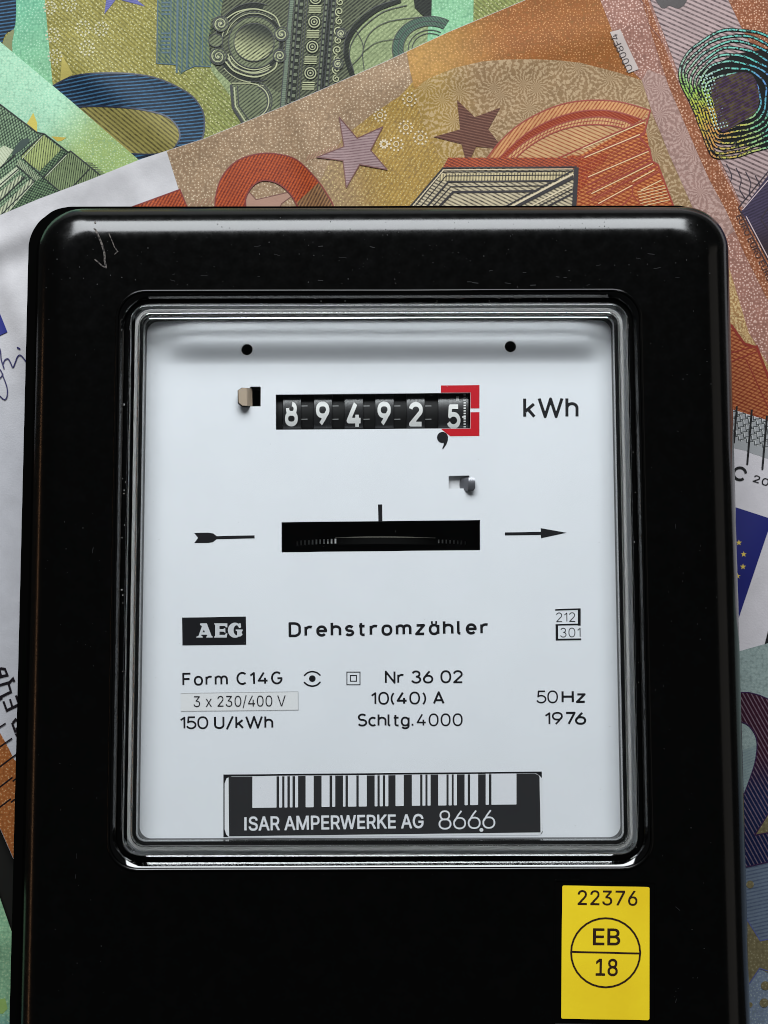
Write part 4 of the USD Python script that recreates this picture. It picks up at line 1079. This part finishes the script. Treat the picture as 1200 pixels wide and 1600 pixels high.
dial('year_lettering', lettering('19', 851, 1132.9, 879.5, 1132.7, 20.4, 2.8, 1.2).union(lettering('76', 883, 1132.7, 916, 1132.4, 20.4, 3.3, 1.2)))
dial('constant_lettering', lettering('150', 281, 1139.6, 325.5, 1139.2, 20.2, 2.8, 1.15).union(lettering('U/kWh', 334.5, 1139.2, 427, 1138.4, 20.6, 3.1, 1.1)))
# maker's mark
Kk = lambda x, y: (280 + x / 10.0, 955 + y / 10.0)
dial('maker_mark', PG(Kk(44, 100), Kk(1042, 84), Kk(1046, 524), Kk(50, 535)))
A_ = PG(*[Kk(*p) for p in [(265, 410), (275, 397), (302, 390), (358, 232), (325, 212), (332, 190), (430, 190), (505, 388), (524, 398), (522, 410), (422, 410), (428, 396), (442, 385), (430, 366), (350, 366), (340, 385), (366, 396), (368, 410)]]).difference(PG(*[Kk(*p) for p in [(364, 330), (406, 330), (384, 284)]]))
E_ = PG(*[Kk(*p) for p in [(545, 190), (750, 190), (750, 250), (732, 250), (712, 230), (628, 230), (628, 280), (690, 280), (716, 262), (720, 336), (690, 318), (628, 318), (628, 372), (715, 372), (733, 345), (750, 347), (742, 410), (545, 410), (545, 400), (562, 390), (562, 210), (545, 200)]])
gx = lambda cx, cy, rx, ry: circ(*Kk(cx, cy), rx / 10, ry / 10)
G_ = gx(872, 297, 110, 116).difference(gx(900, 297, 52, 80)).difference(PG(Kk(895, 240), Kk(1000, 240), Kk(1000, 300), Kk(895, 300)))
G_ = G_.union(PG(Kk(885, 288), Kk(992, 288), Kk(992, 304), Kk(975, 318), Kk(978, 350), Kk(992, 362), Kk(960, 392), Kk(905, 398), Kk(905, 312), Kk(885, 304))).union(PG(Kk(925, 200), Kk(940, 190), Kk(962, 192), Kk(962, 258), Kk(940, 262), Kk(905, 215)))
MARKW = plain('mark_white', (0.62, 0.63, 0.65), 0.45)
dial('maker_lettering', unary_union([A_, E_, G_]).buffer(0.15), MARKW, 2)
# approval sign
ap = [stroke([(867.4, 953), (907, 951.6)], 2.4), stroke([(905.2, 951), (905.2, 977.6)], 4.4), stroke([(868, 976.4), (907, 975.6)], 2.4), stroke([(870, 975.5), (870.2, 1000.4)], 3.6), stroke([(868.4, 999.6), (908, 998.8)], 2.8)]
dial('approval_sign', ap)
dial('approval_number', unary_union([lettering('212', 869, 972, 899, 971.6, 15, 1.3), lettering('301', 875.5, 996, 907.5, 995.6, 15, 1.3)]))
dial('eye_symbol', [circ(488, 1060.3, 5.2), LineString(smooth_line([(475.8, 1055.2), (481, 1051), (488, 1049.4), (495, 1051), (500, 1054.8)])).buffer(1.2), LineString(smooth_line([(475.8, 1066.6), (481, 1070.4), (488, 1072), (495, 1070.4), (500, 1066.2)])).buffer(1.3)])
dial('double_square_symbol', [sbox(542, 1050.2, 562.5, 1069.8).boundary.buffer(0.7, join_style='mitre'), sbox(547.6, 1055.4, 557, 1064.4).boundary.buffer(0.7, join_style='mitre')])
# arrows and index
dial('arrow_tail', [stroke([(330, 840.3), (397.8, 838.8)], 4.8), PG((303.4, 832.8), (326, 832.4), (333, 833.4), (338.5, 837.6), (338.5, 842.4), (333, 847), (326, 848.3), (303.6, 848.4), (309.5, 840.4))])
dial('arrow_head', [stroke([(789, 834.2), (846, 833.4)], 4.8), PG((845, 825.2), (885.5, 832.4), (845.4, 841))])
dial('index_mark', [PG((590.6, 788.2), (597, 788), (597.4, 814.4), (591.2, 814.5))])
REDI = plain('red_print', s(196, 14, 32), 0.42)
redbox = PG((689, 602.2), (749.2, 601.6), (749, 681), (703.5, 681.6), (690, 671)).difference(counter_hole.buffer(0.4)).difference(PG((735.2, 638.2), (760, 638), (760, 643.8), (735.2, 644)))
dial('red_decimal_frame', redbox, REDI)
dial('decimal_comma', [circ(691.4, 683.4, 8.6), PG((700, 683), (699.8, 688), (697.4, 694.5), (692.2, 701.8), (690.9, 701), (693.2, 695), (693.6, 690), (692, 684))], INK, 2)
printed(METER, 'rim_of_hole', [ring(385.8, 546, 9.3, 0.9), ring(797.6, 541.3, 9.3, 0.9)], plain('rim_light', (0.8, 0.8, 0.8), .4), bead, 1, 2.0)
# voltage sticker
st1 = printed(METER, 'voltage_sticker', PG((282.6, 1083.2), (466, 1080.6), (466, 1109), (282.8, 1111)), plain('sticker_paper', (0.80, 0.80, 0.80), 0.35), zd, 2, None)
printed(st1, 'voltage_lettering', inter('3 x 230/400 V', 302.6, 1104.6, 446.5, 1103.4, 17, thin=0.6), plain('sticker_ink', (0.02, 0.02, 0.022), .45), zd, 4, None)
printed(st1, 'sticker_edge', [stroke([(282.4, 1083.2), (466, 1080.6)], 0.6), stroke([(465.8, 1080.6), (466, 1109)], 0.8), stroke([(282.8, 1111.2), (466, 1109.2)], 0.6)], plain('sticker_edge', (0.42, 0.42, 0.42), .5), zd, 3, None)
# inventory label with bars
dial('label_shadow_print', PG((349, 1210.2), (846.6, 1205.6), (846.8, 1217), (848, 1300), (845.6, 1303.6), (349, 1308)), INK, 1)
lab = printed(METER, 'inventory_label', PG((351, 1224), (354, 1216), (362, 1213), (836, 1208.6), (840, 1209.4), (844, 1213), (847.6, 1217), (847.8, 1298), (844, 1304.6), (358, 1308.4), (353.5, 1304), (351, 1296)), plain('label_paper', (0.80, 0.81, 0.83), .4), zd, 2, None)
LDK = plain('label_grey', (0.022, 0.022, 0.024), 0.5)
ltop = lambda x: 1213.6 - (x - 360) * 0.0098
lbot = lambda x: 1306.6 - (x - 360) * 0.0125
printed(lab, 'label_print', PG((357.2, ltop(357)), (835, ltop(835)), (841, ltop(840) + 1.4), (843, ltop(842) + 5), (844.6, lbot(844)), (358, lbot(358))), LDK, zd, 3, None)
bars = [(394.2, 432.1), (436, 440.8), (444.4, 449), (453, 457), (461, 465.7), (477.6, 490.2), (502.5, 515), (519, 523.7), (535.9, 539.8), (543.7, 556.7), (560.6, 573.2), (585.5, 589.8), (593.4, 598.3), (601.7, 606.7), (618, 631), (643.6, 656.4), (660, 664.7), (668, 672.8), (684.5, 697.6), (701, 706), (709, 714), (726, 731), (734.5, 747), (759, 764), (767.8, 807)]
LWH = plain('label_white', (0.78, 0.79, 0.82), .45)
bb = lambda x: 1262.4 - (x - 394) * 0.0130
printed(lab, 'bar_code', [PG((a, ltop(a) - 0.6), (b, ltop(b) - 0.6), (b, bb(b) - 0.5), (b - 1, bb(b)), (a + 1, bb(a)), (a, bb(a) - 0.5)) for a, b in bars], LWH, zd, 4, None)
printed(lab, 'owner_lettering', inter('SAR AMPERWERKE AG', 388.6, 1297.3, 662, 1293.2, 20.8, bold=True).union(PG((381.6, 1276.8), (385.4, 1276.8), (385.4, 1297.4), (381.6, 1297.4))), LWH, zd, 4, None)
printed(lab, 'inventory_number', lettering('8666', 685.5, 1296.4, 774, 1294.6, 30, 2.6).union(circ(752.2, 1296.8, 3.0)), LWH, zd, 4, None)

# ---- counter
CAV = plain('cavity_black', (0.004, 0.004, 0.004), 0.6)


def cavity(parent, name, shape, ztop, zbot, mat):
    q = np.array(shape.buffer(3.0, join_style='mitre').exterior.coords)[:-1]
    P = W(q[:, 0], q[:, 1], ztop); n = len(q)
    a = P.copy(); b = P.copy(); b[:, 2] = zbot
    o = P.mean(0); c2 = o + (P - o) * 1.04
    ao, bo = c2.copy(), c2.copy(); bo[:, 2] = zbot - 0.4
    V = np.vstack([a, b, [b.mean(0)], ao, bo, [bo.mean(0)]])
    F = []
    for i in range(n):
        j = (i + 1) % n
        F += [[i, j, n + j], [i, n + j, n + i], [n + i, n + j, 2 * n], [2 * n + 1 + i, 3 * n + 1 + j, 2 * n + 1 + j], [2 * n + 1 + i, 3 * n + 1 + i, 3 * n + 1 + j], [3 * n + 1 + j, 3 * n + 1 + i, 4 * n + 1], [i, 2 * n + 1 + j, j], [i, 2 * n + 1 + i, 2 * n + 1 + j]]
    return put(parent, name, V, np.array(F), mat)


COUNTER = cavity(METER, 'counter_case', counter_hole, ZD - PT - 0.02, ZD - 8, CAV)
RD = 7.0
ZC = ZD - 0.55 - RD                         # drum axis
YC = W(590, 644, ZD - 0.55)[1]


def cyl_z(u, v, R=RD):
    z = np.full(np.shape(u), ZC + R)
    for _ in range(4):
        y = W(u, v, z)[..., 1]
        z = ZC + np.sqrt(np.maximum(R * R - (y - YC) ** 2, 0.2))
    return z


m = Mat('drum_plastic')
DRUM = m.done(m.principled(base_color=(0.012, 0.012, 0.013), roughness=0.33, specular_ior_level=0.75, normal=m.n('bump', 'normal', height=m.noise(4, 2), strength=0.05, distance=0.00005)))
GAPB = plain('drum_gap', (0.004, 0.004, 0.004), 0.55, 0.3)
DIGW = plain('digit_white', (0.72, 0.72, 0.70), 0.45)


def drum(u0, u1, R, mat, name):
    x0, x1 = W(u0, 644, ZC + R)[0], W(u1, 644, ZC + R)[0]
    cy = trimesh.creation.cylinder(radius=R, height=x1 - x0, sections=72)
    cy.apply_transform(trimesh.transformations.rotation_matrix(math.pi / 2, [0, 1, 0]))
    cy.apply_translation([(x0 + x1) / 2, YC, ZC])
    return put_tm(METER, name, cy, mat, smooth=35)


spans = [(442, 470), (490.5, 518.5), (538.5, 567), (586.5, 615), (635.5, 663.5), (685, 732)]
digs = [('8', 445.2, 465.4, 666.2, 38.5), ('9', 493.6, 514.6, 664.6, 37), ('4', 541.8, 563.4, 667, 38.5), ('9', 589.8, 610.6, 664.6, 37), ('2', 639, 660.6, 666.4, 38.5), ('5', 698.6, 719.4, 670.2, 38.5)]
for k, ((a, b), (ch, x0, x1, base, h)) in enumerate(zip(spans, digs)):
    d = drum(a, b, RD, DRUM, 'number_drum')
    g = lettering(ch, 0, 0, 10, 0, 10, 1.9)
    bx = g.bounds
    g = affinity.affine_transform(g, [(x1 - x0) / (bx[2] - bx[0]), 0, 0, h / (bx[3] - bx[1]), x0 - bx[0] * (x1 - x0) / (bx[2] - bx[0]), base - bx[3] * h / (bx[3] - bx[1])])
    if ch == '8':
        g = g.difference(PG((440, 620), (457.5, 620), (456, 635), (451, 637.5), (440, 637.5)))
    g = g.intersection(sbox(400, 600, 800, 670.0))
    printed(d, 'digit', g, DIGW, cyl_z, 2, 2.0, label=f'white figure {ch} on the drum')
    if k < 5:
        e2 = spans[k + 1][0]
        gp = drum(b + 0.4, e2 - 0.4, RD - 0.35, GAPB, 'drum_spacer')
        printed(gp, 'tick_mark', [stroke([(b + 0.8, y), (b + 10.5, y - 0.3)], 1.7) for y in (634.4, 655.4)], plain('tick_grey', (0.22, 0.22, 0.22), .4), lambda u, v: cyl_z(u, v, RD - 0.35), 2, 2.0)
    else:
        tk = [stroke([(724.4, 617 + 4.15 * i), (728 + (3 if i in (5, 11) else 0) * 0, 617 + 4.15 * i - .05)], 2.0) for i in range(13)] + [sbox(712.5, 619.5, 717, 626), stroke([(722, 651.6), (728, 651.5)], 2.2)]
        printed(d, 'scale_mark', tk, DIGW, cyl_z, 2, 2.0)
drum(418, 441.4, RD - 0.35, GAPB, 'drum_spacer')

# ---- disc slot
SLOT = cavity(METER, 'disc_slot', slot_hole, ZD - PT - 0.02, ZD - 9, CAV)
RR = 17.0
p0 = W(596, 847, ZD - 1.0)
XC, ZR = p0[0], ZD - 1.0 - RR
yt = W(596, 838.5, ZD - 1.0)[1]; yb = W(596, 850.0, ZD - 1.0)[1]
ang = np.linspace(math.radians(52), math.radians(128), 60)
arc_p = np.c_[XC + RR * np.cos(ang), ZR + RR * np.sin(ang)]
prof = Polygon(np.vstack([arc_p, [(arc_p[-1][0], ZD - 8), (arc_p[0][0], ZD - 8)]])) if arc_p[-1][1] > ZD - 8 else Polygon(arc_p)
ex = trimesh.creation.extrude_polygon(prof, yt - yb, engine='earcut')
R_ = np.eye(4); R_[:3, :3] = np.array([[1, 0, 0], [0, 0, -1], [0, 1, 0]])
ex.apply_transform(R_); ex.apply_translation([0, yt, 0])
DISCM = plain('rotor_dark_metal', (0.0016, 0.0016, 0.0014), 0.6, 0.08)
DISC = put_tm(METER, 'rotor_disc', ex, DISCM, smooth=35)


def disc_z(u, v):
    z = np.full(np.shape(u), ZR + RR)
    for _ in range(4):
        x = W(u, v, z)[..., 0]
        z = ZR + np.sqrt(np.maximum(RR * RR - (x - XC) ** 2, 0.2))
    return z


def rim_v(u):
    zz = disc_z(np.array([u]), np.array([840.0]))[0]
    x = W(u, 840, zz)[0]
    return to_px(np.array([x, yt, zz]))[1], to_px(np.array([x, yb, zz]))[1]


tks = []
for i in range(11):
    u = 464.6 + 5.95 * i; a, b = rim_v(u)
    tks.append(PG((u - 1.25, a + 2.2), (u + 1.25, a + 2.2), (u + 1.25, b - 1.8), (u - 1.25, b - 1.8)))
printed(DISC, 'rim_mark', tks, plain('rim_mark_bright', (0.9, 0.9, 0.88), .4), disc_z, 2, 2.0)
tks = []
for i in range(8):
    u = 685.4 + 5.95 * i; a, b = rim_v(u)
    tks.append(PG((u - 1.1, a + 2.6), (u + 1.1, a + 2.6), (u + 1.1, b - 3), (u - 1.1, b - 3)))
printed(DISC, 'rim_mark', tks, plain('rim_mark_dim', (0.7, 0.7, 0.68), .4), disc_z, 2, 2.0)
ln = LineString([(u, rim_v(u)[0] + 0.5) for u in np.linspace(524, 680, 30)]).buffer(0.5)
printed(DISC, 'rim_edge_line', ln, plain('rim_edge', (0.2, 0.19, 0.16), .35), disc_z, 2, 3.0)

# ---- screw holes, bent tabs
for hcirc in screw_holes:
    cavity(METER, 'fixing_hole', hcirc, ZD - PT + 0.3, ZD - 6, CAV)
cavity(METER, 'tab_hole', tab1_hole, ZD - PT - 0.02, ZD - 6, CAV)
cavity(METER, 'tab_hole', tab2_hole, ZD - PT - 0.02, ZD - PT - 0.25, plain('grey_inside', (0.62, 0.62, 0.63), 0.4))


def tab(name, outline, z0, z1, u0, u1, thick, mat, bulge=0.0, vb=None):
    g = Polygon(outline).buffer(1.2).buffer(-2.4).buffer(1.2)
    tri_v, tri_f = flat_tri(g, 2.5)
    def zf(u, v):
        tt = np.clip((np.asarray(u, float) - u0) / (u1 - u0), 0, 1)
        z = z0 + (z1 - z0) * tt + bulge * np.sin(np.pi * tt)
        return z if vb is None else z - vb[1] * ((np.asarray(v, float) - vb[0]) / 10.0) ** 2
    u, v = tri_v[:, 0], tri_v[:, 1]
    top = W(u, v, zf(u, v)); N = normals_of(zf, u, v)
    fn = np.cross(top[tri_f[:, 1]] - top[tri_f[:, 0]], top[tri_f[:, 2]] - top[tri_f[:, 0]])
    tri_f[fn[:, 2] < 0] = tri_f[fn[:, 2] < 0][:, ::-1]
    bot = top - [0, 0, thick]
    q = np.array(g.exterior.coords)[:-1]; n = len(q)
    a = W(q[:, 0], q[:, 1], zf(q[:, 0], q[:, 1])); b = a - [0, 0, thick]
    k = len(u); idx = np.arange(n); nx = (idx + 1) % n
    o = a - a.mean(0); o[:, 2] = 0; o /= np.linalg.norm(o, axis=1, keepdims=True)
    V = np.vstack([top, bot, a, b]); NN = np.vstack([N, -N, o, o])
    F = np.vstack([tri_f, tri_f[:, ::-1] + k, np.c_[idx, nx, nx + n] + 2 * k, np.c_[idx, nx + n, idx + n] + 2 * k])
    return put(METER, name, V, F, mat, NN)


tab('tab_edge', [(371.3, 610), (377.5, 605.8), (391.5, 606.6), (393, 606.6), (393, 636), (391, 636.4), (377.7, 635.2), (371.6, 630.5)], ZD + 0.98, ZD - 0.72, 386, 394, 0.35, plain('tab_dark_edge', (0.01, 0.009, 0.008), 0.5), 0.0)
tab('bent_tab', [(372.3, 609.5), (378.7, 606), (391.5, 607), (394, 607), (394, 634.4), (392, 634.6), (378.7, 633.6), (373, 629)], ZD + 1.1, ZD - 0.6, 386, 394, 0.35, plain('tan_metal', s(176, 158, 138), 0.4, 0.5), 0.0)
tab('bent_tab', [(712, 748.6), (724, 747.4), (726, 746.4), (739.5, 746.2), (742.4, 748.6), (742.4, 763), (739.5, 766.8), (727, 767), (722, 764.2), (712, 763.6)], ZD - 1.2, ZD + 0.9, 714, 732, 0.35, plain('grey_metal', (0.15, 0.15, 0.165), 0.26, 0.9, 0.5), 0.08, (757, 0.22))

# ---- clear window: a thick moulded rim and a flat pane
m = Mat('clear_rim')
CLEAR = m.done(m.principled(base_color=(0.97, 0.98, 0.98), roughness=0.02, ior=1.49, transmission_weight=1.0))
ZW = ZT + 1.4                   # top of the pane
FL = ZT - 1.0
RW = 0.42
prof = [(2.18, ZD + 0.12), (2.18, ZW - RW)]
for k in range(1, 9):           # rounded shoulder
    t = math.pi / 2 * k / 8
    prof.append((2.18 + RW * (1 - math.cos(t)), ZW - RW + RW * math.sin(t)))
prof += [(4.3, ZW), (4.3, ZW - 1.2), (3.6, ZW - 1.2)]
for k in range(1, 5):
    t = math.pi / 2 * k / 4
    prof.append((3.6 - 0.3 * math.sin(t), ZW - 1.2 - 0.3 * (1 - math.cos(t))))
prof += [(3.28, ZD + 0.12)]
lipring('window_seal', [(2.70, ZD + 0.14), (2.70, ZT - 0.5), (2.78, ZT - 0.42), (3.10, ZT - 0.42), (3.18, ZT - 0.5), (3.18, ZD + 0.14)], plain('seal_grey', (0.50, 0.50, 0.49), 0.5, 0.3))
lipring('dial_frame', [(3.38, ZD + 0.03), (3.38, ZD + 1.75), (3.44, ZD + 1.80), (4.02, ZD + 1.80), (4.08, ZD + 1.75), (4.08, ZD + 0.03)], plain('frame_black', (0.006, 0.006, 0.006), 0.35, 0.4))
rings = [rr(open_rect, i, max(4.0 - i * 0.62, 0.5), z) for i, z in prof]
put_tm(METER, 'window_rim', loft(rings, closed_profile=True), CLEAR, smooth=38)
m = Mat('clear_pane')
fr = m.math('add', 0.035, m.math('multiply', m.math('power', m.n('layer_weight', 'facing', blend=0.5), 5.0), 0.6))
gl = m.n('glossy_bsdf', 'BSDF', color=(1, 1, 1), roughness=0.015)
tr = m.n('transparent_bsdf', 'BSDF', color=(0.985, 0.99, 0.99))
PANE = m.done(m.n('mix_closure', 'closure', fac=fr, closure1=tr, closure2=gl))
put_tm(METER, 'window_pane', loft([rr(open_rect, 4.31, 1.35, ZW - 1.2), rr(open_rect, 4.31, 1.35, ZW)], cap_first=True, cap_last=True), PANE, smooth=False)

# ---- yellow calibration seal in its shallow frame
zt_ = const(ZT)
seal = PG((878.5, 1383.5), (1015, 1386), (1014.7, 1594), (876.7, 1591.7)).buffer(-3).buffer(3)
m = Mat('seal_yellow')
c = m.mix(m.ramp(m.noise(0.08, 3), 0.35, 0.7), s(248, 218, 40), s(240, 206, 36))
SEALM = m.done(m.principled(base_color=c, roughness=0.42, specular_ior_level=0.4, normal=m.n('bump', 'normal', height=m.noise(1.2, 3), strength=0.06, distance=0.0001)))
SEAL = None
fr_px = PG((870, 1378.5), (1021, 1381), (1021, 1600), (868, 1598)).buffer(4)
fv = fr_px.difference(fr_px.buffer(-2.2))


def slab(parent, name, shape, z0, z1, mat):
    tms = []
    for g in polys(shape):
        e_ = trimesh.creation.extrude_polygon(g, 1.0, engine='earcut')
        vv = e_.vertices
        P = W(vv[:, 0], vv[:, 1], z0 + (z1 - z0) * vv[:, 2])
        tms.append(trimesh.Trimesh(P, e_.faces[:, ::-1], process=False))
    return put_tm(parent, name, trimesh.util.concatenate(tms), mat, smooth=False)


slab(METER, 'seal_frame', fv, ZT - 0.1, ZT + 0.10, HOUSING)
SEAL = slab(METER, 'calibration_seal', seal, ZT + 0.004, ZT + 0.10, SEALM)
zt_ = const(ZT + 0.10)
SINK = plain('seal_ink', s(44, 26, 16), 0.5)
printed(SEAL, 'seal_number', inter('22376', 902.6, 1413.6, 996, 1414.8, 22.6, thin=-0.7), SINK, zt_, 1, None)
printed(SEAL, 'seal_ring', [ring(946.3, 1488.6, 54.0, 3.0), stroke([(892.6, 1487.2), (1000.2, 1489.8)], 2.9)], SINK, zt_, 1, None)
printed(SEAL, 'seal_letters', inter('EB', 926.4, 1476.2, 969, 1476.6, 25.4, thin=-1.4), SINK, zt_, 1, None)
printed(SEAL, 'seal_year', inter('18', 930.6, 1524, 965.2, 1524.4, 25.6, thin=-1.4), SINK, zt_, 1, None)


# ---- wear: scratches on the top edge, dust on the housing and the rim
def housing_z(u, v):
    """height of the housing's upper skin at the top edge"""
    z = np.full(np.shape(u), ZT)
    ca, sa = math.cos(meter_rect['a']), math.sin(meter_rect['a'])
    for _ in range(12):
        p = W(u, v, z)
        x = (p[..., 0] - meter_rect['c'][0]) * ca + (p[..., 1] - meter_rect['c'][1]) * sa
        y = -(p[..., 0] - meter_rect['c'][0]) * sa + (p[..., 1] - meter_rect['c'][1]) * ca
        d = np.minimum(meter_rect['h'] / 2 - np.abs(y), meter_rect['w'] / 2 - np.abs(x))
        q = np.clip(RB - d, 0, RB * 0.985)
        z = 0.5 * z + 0.5 * (ZT - RB + np.sqrt(RB * RB - q * q))
    return z


m = Mat('scratch_grey')
SCR = m.done(m.principled(base_color=m.mix(m.ramp(m.noise(2.6, 3), 0.38, 0.62), s(24, 22, 22), s(104, 98, 94)), roughness=0.7, specular_ior_level=0.2))
X = lambda x, y: (x / 4.0, 300 + y / 4.0)
scr = [LineString([X(596, 235), X(622, 290), X(640, 335), X(652, 380), X(655, 430), X(662, 472)]).buffer(1.5), LineString([X(662, 472), X(640, 462), X(610, 436), X(594, 422)]).buffer(1.0), LineString([X(682, 262), X(700, 305), X(716, 345), X(736, 372)]).buffer(0.7), LineString([X(716, 388), X(736, 372)]).buffer(0.8), circ(*X(594, 190), 1.6), circ(*X(588, 228), 1.0)]
scr = unary_union(scr)
printed(METER, 'scratch', scr, SCR, housing_z, 3, 3.0)
dust = []
for _ in range(150):
    u, v = random.uniform(60, 1120), random.uniform(340, 450)
    dust.append(circ(u, v, random.choice([.4, .5, .6, .8]), n=6))
for _ in range(80):
    u, v = random.choice([random.uniform(60, 170), random.uniform(1015, 1120)]), random.uniform(450, 1580)
    dust.append(circ(u, v, random.choice([.4, .5, .6]), n=6))
printed(METER, 'dust_specks', MultiPolygon(dust).buffer(0), plain('dust', (0.05, 0.05, 0.05), .8), housing_z, 2, 3.0, kind='stuff')
dust = []
for _ in range(70):
    w_ = random.random()
    if w_ < .3: u, v = random.uniform(190, 197), random.uniform(520, 1330)
    elif w_ < .6: u, v = random.uniform(988, 1004), random.uniform(520, 1330)
    else: u, v = random.uniform(230, 960), random.uniform(462, 472)
    dust.append(circ(u, v, random.choice([.6, .8, 1.0, 1.4]), n=6))
dust += [circ(1013, 1241, 3, n=9), circ(268, 494, 2.2, n=9), circ(193, 632, 2.4, 2, n=9)]
printed(METER, 'rim_dust', MultiPolygon(dust).buffer(0), plain('rim_dust', (0.35, 0.35, 0.34), .8), const(ZT - 0.98), 2, None, kind='stuff')

pd = [circ(random.uniform(235, 955), random.uniform(505, 1305), random.choice([.35, .45, .6]), n=6) for _ in range(34)]
pd += [circ(random.choice([random.uniform(228, 250), random.uniform(930, 960)]), random.uniform(505, 1305), random.choice([.4, .5, .7]), n=6) for _ in range(26)]
printed(METER, 'pane_dust', MultiPolygon(pd).buffer(0), plain('pane_dust', (0.42, 0.42, 0.41), .9), const(ZW), 1, None, kind='stuff')

sc = []
for _ in range(24):
    u, v, a_, l_ = random.uniform(110, 1080), random.uniform(384, 452), random.uniform(-0.5, 0.5), random.uniform(2, 13)
    sc.append(LineString([(u, v), (u + l_ * math.cos(a_), v + l_ * math.sin(a_) * 0.6)]).buffer(random.choice([.25, .35, .5])))
for _ in range(7):
    u, v, a_, l_ = random.choice([random.uniform(70, 175), random.uniform(1025, 1110)]), random.uniform(460, 1580), random.uniform(0.6, 2.4), random.uniform(2, 10)
    sc.append(LineString([(u, v), (u + l_ * math.cos(a_), v + l_ * math.sin(a_))]).buffer(random.choice([.25, .35, .45])))
printed(METER, 'fine_scuffs', unary_union(sc), plain('scuff', (0.009, 0.009, 0.010), .7), housing_z, 2, 3.0, kind='stuff')
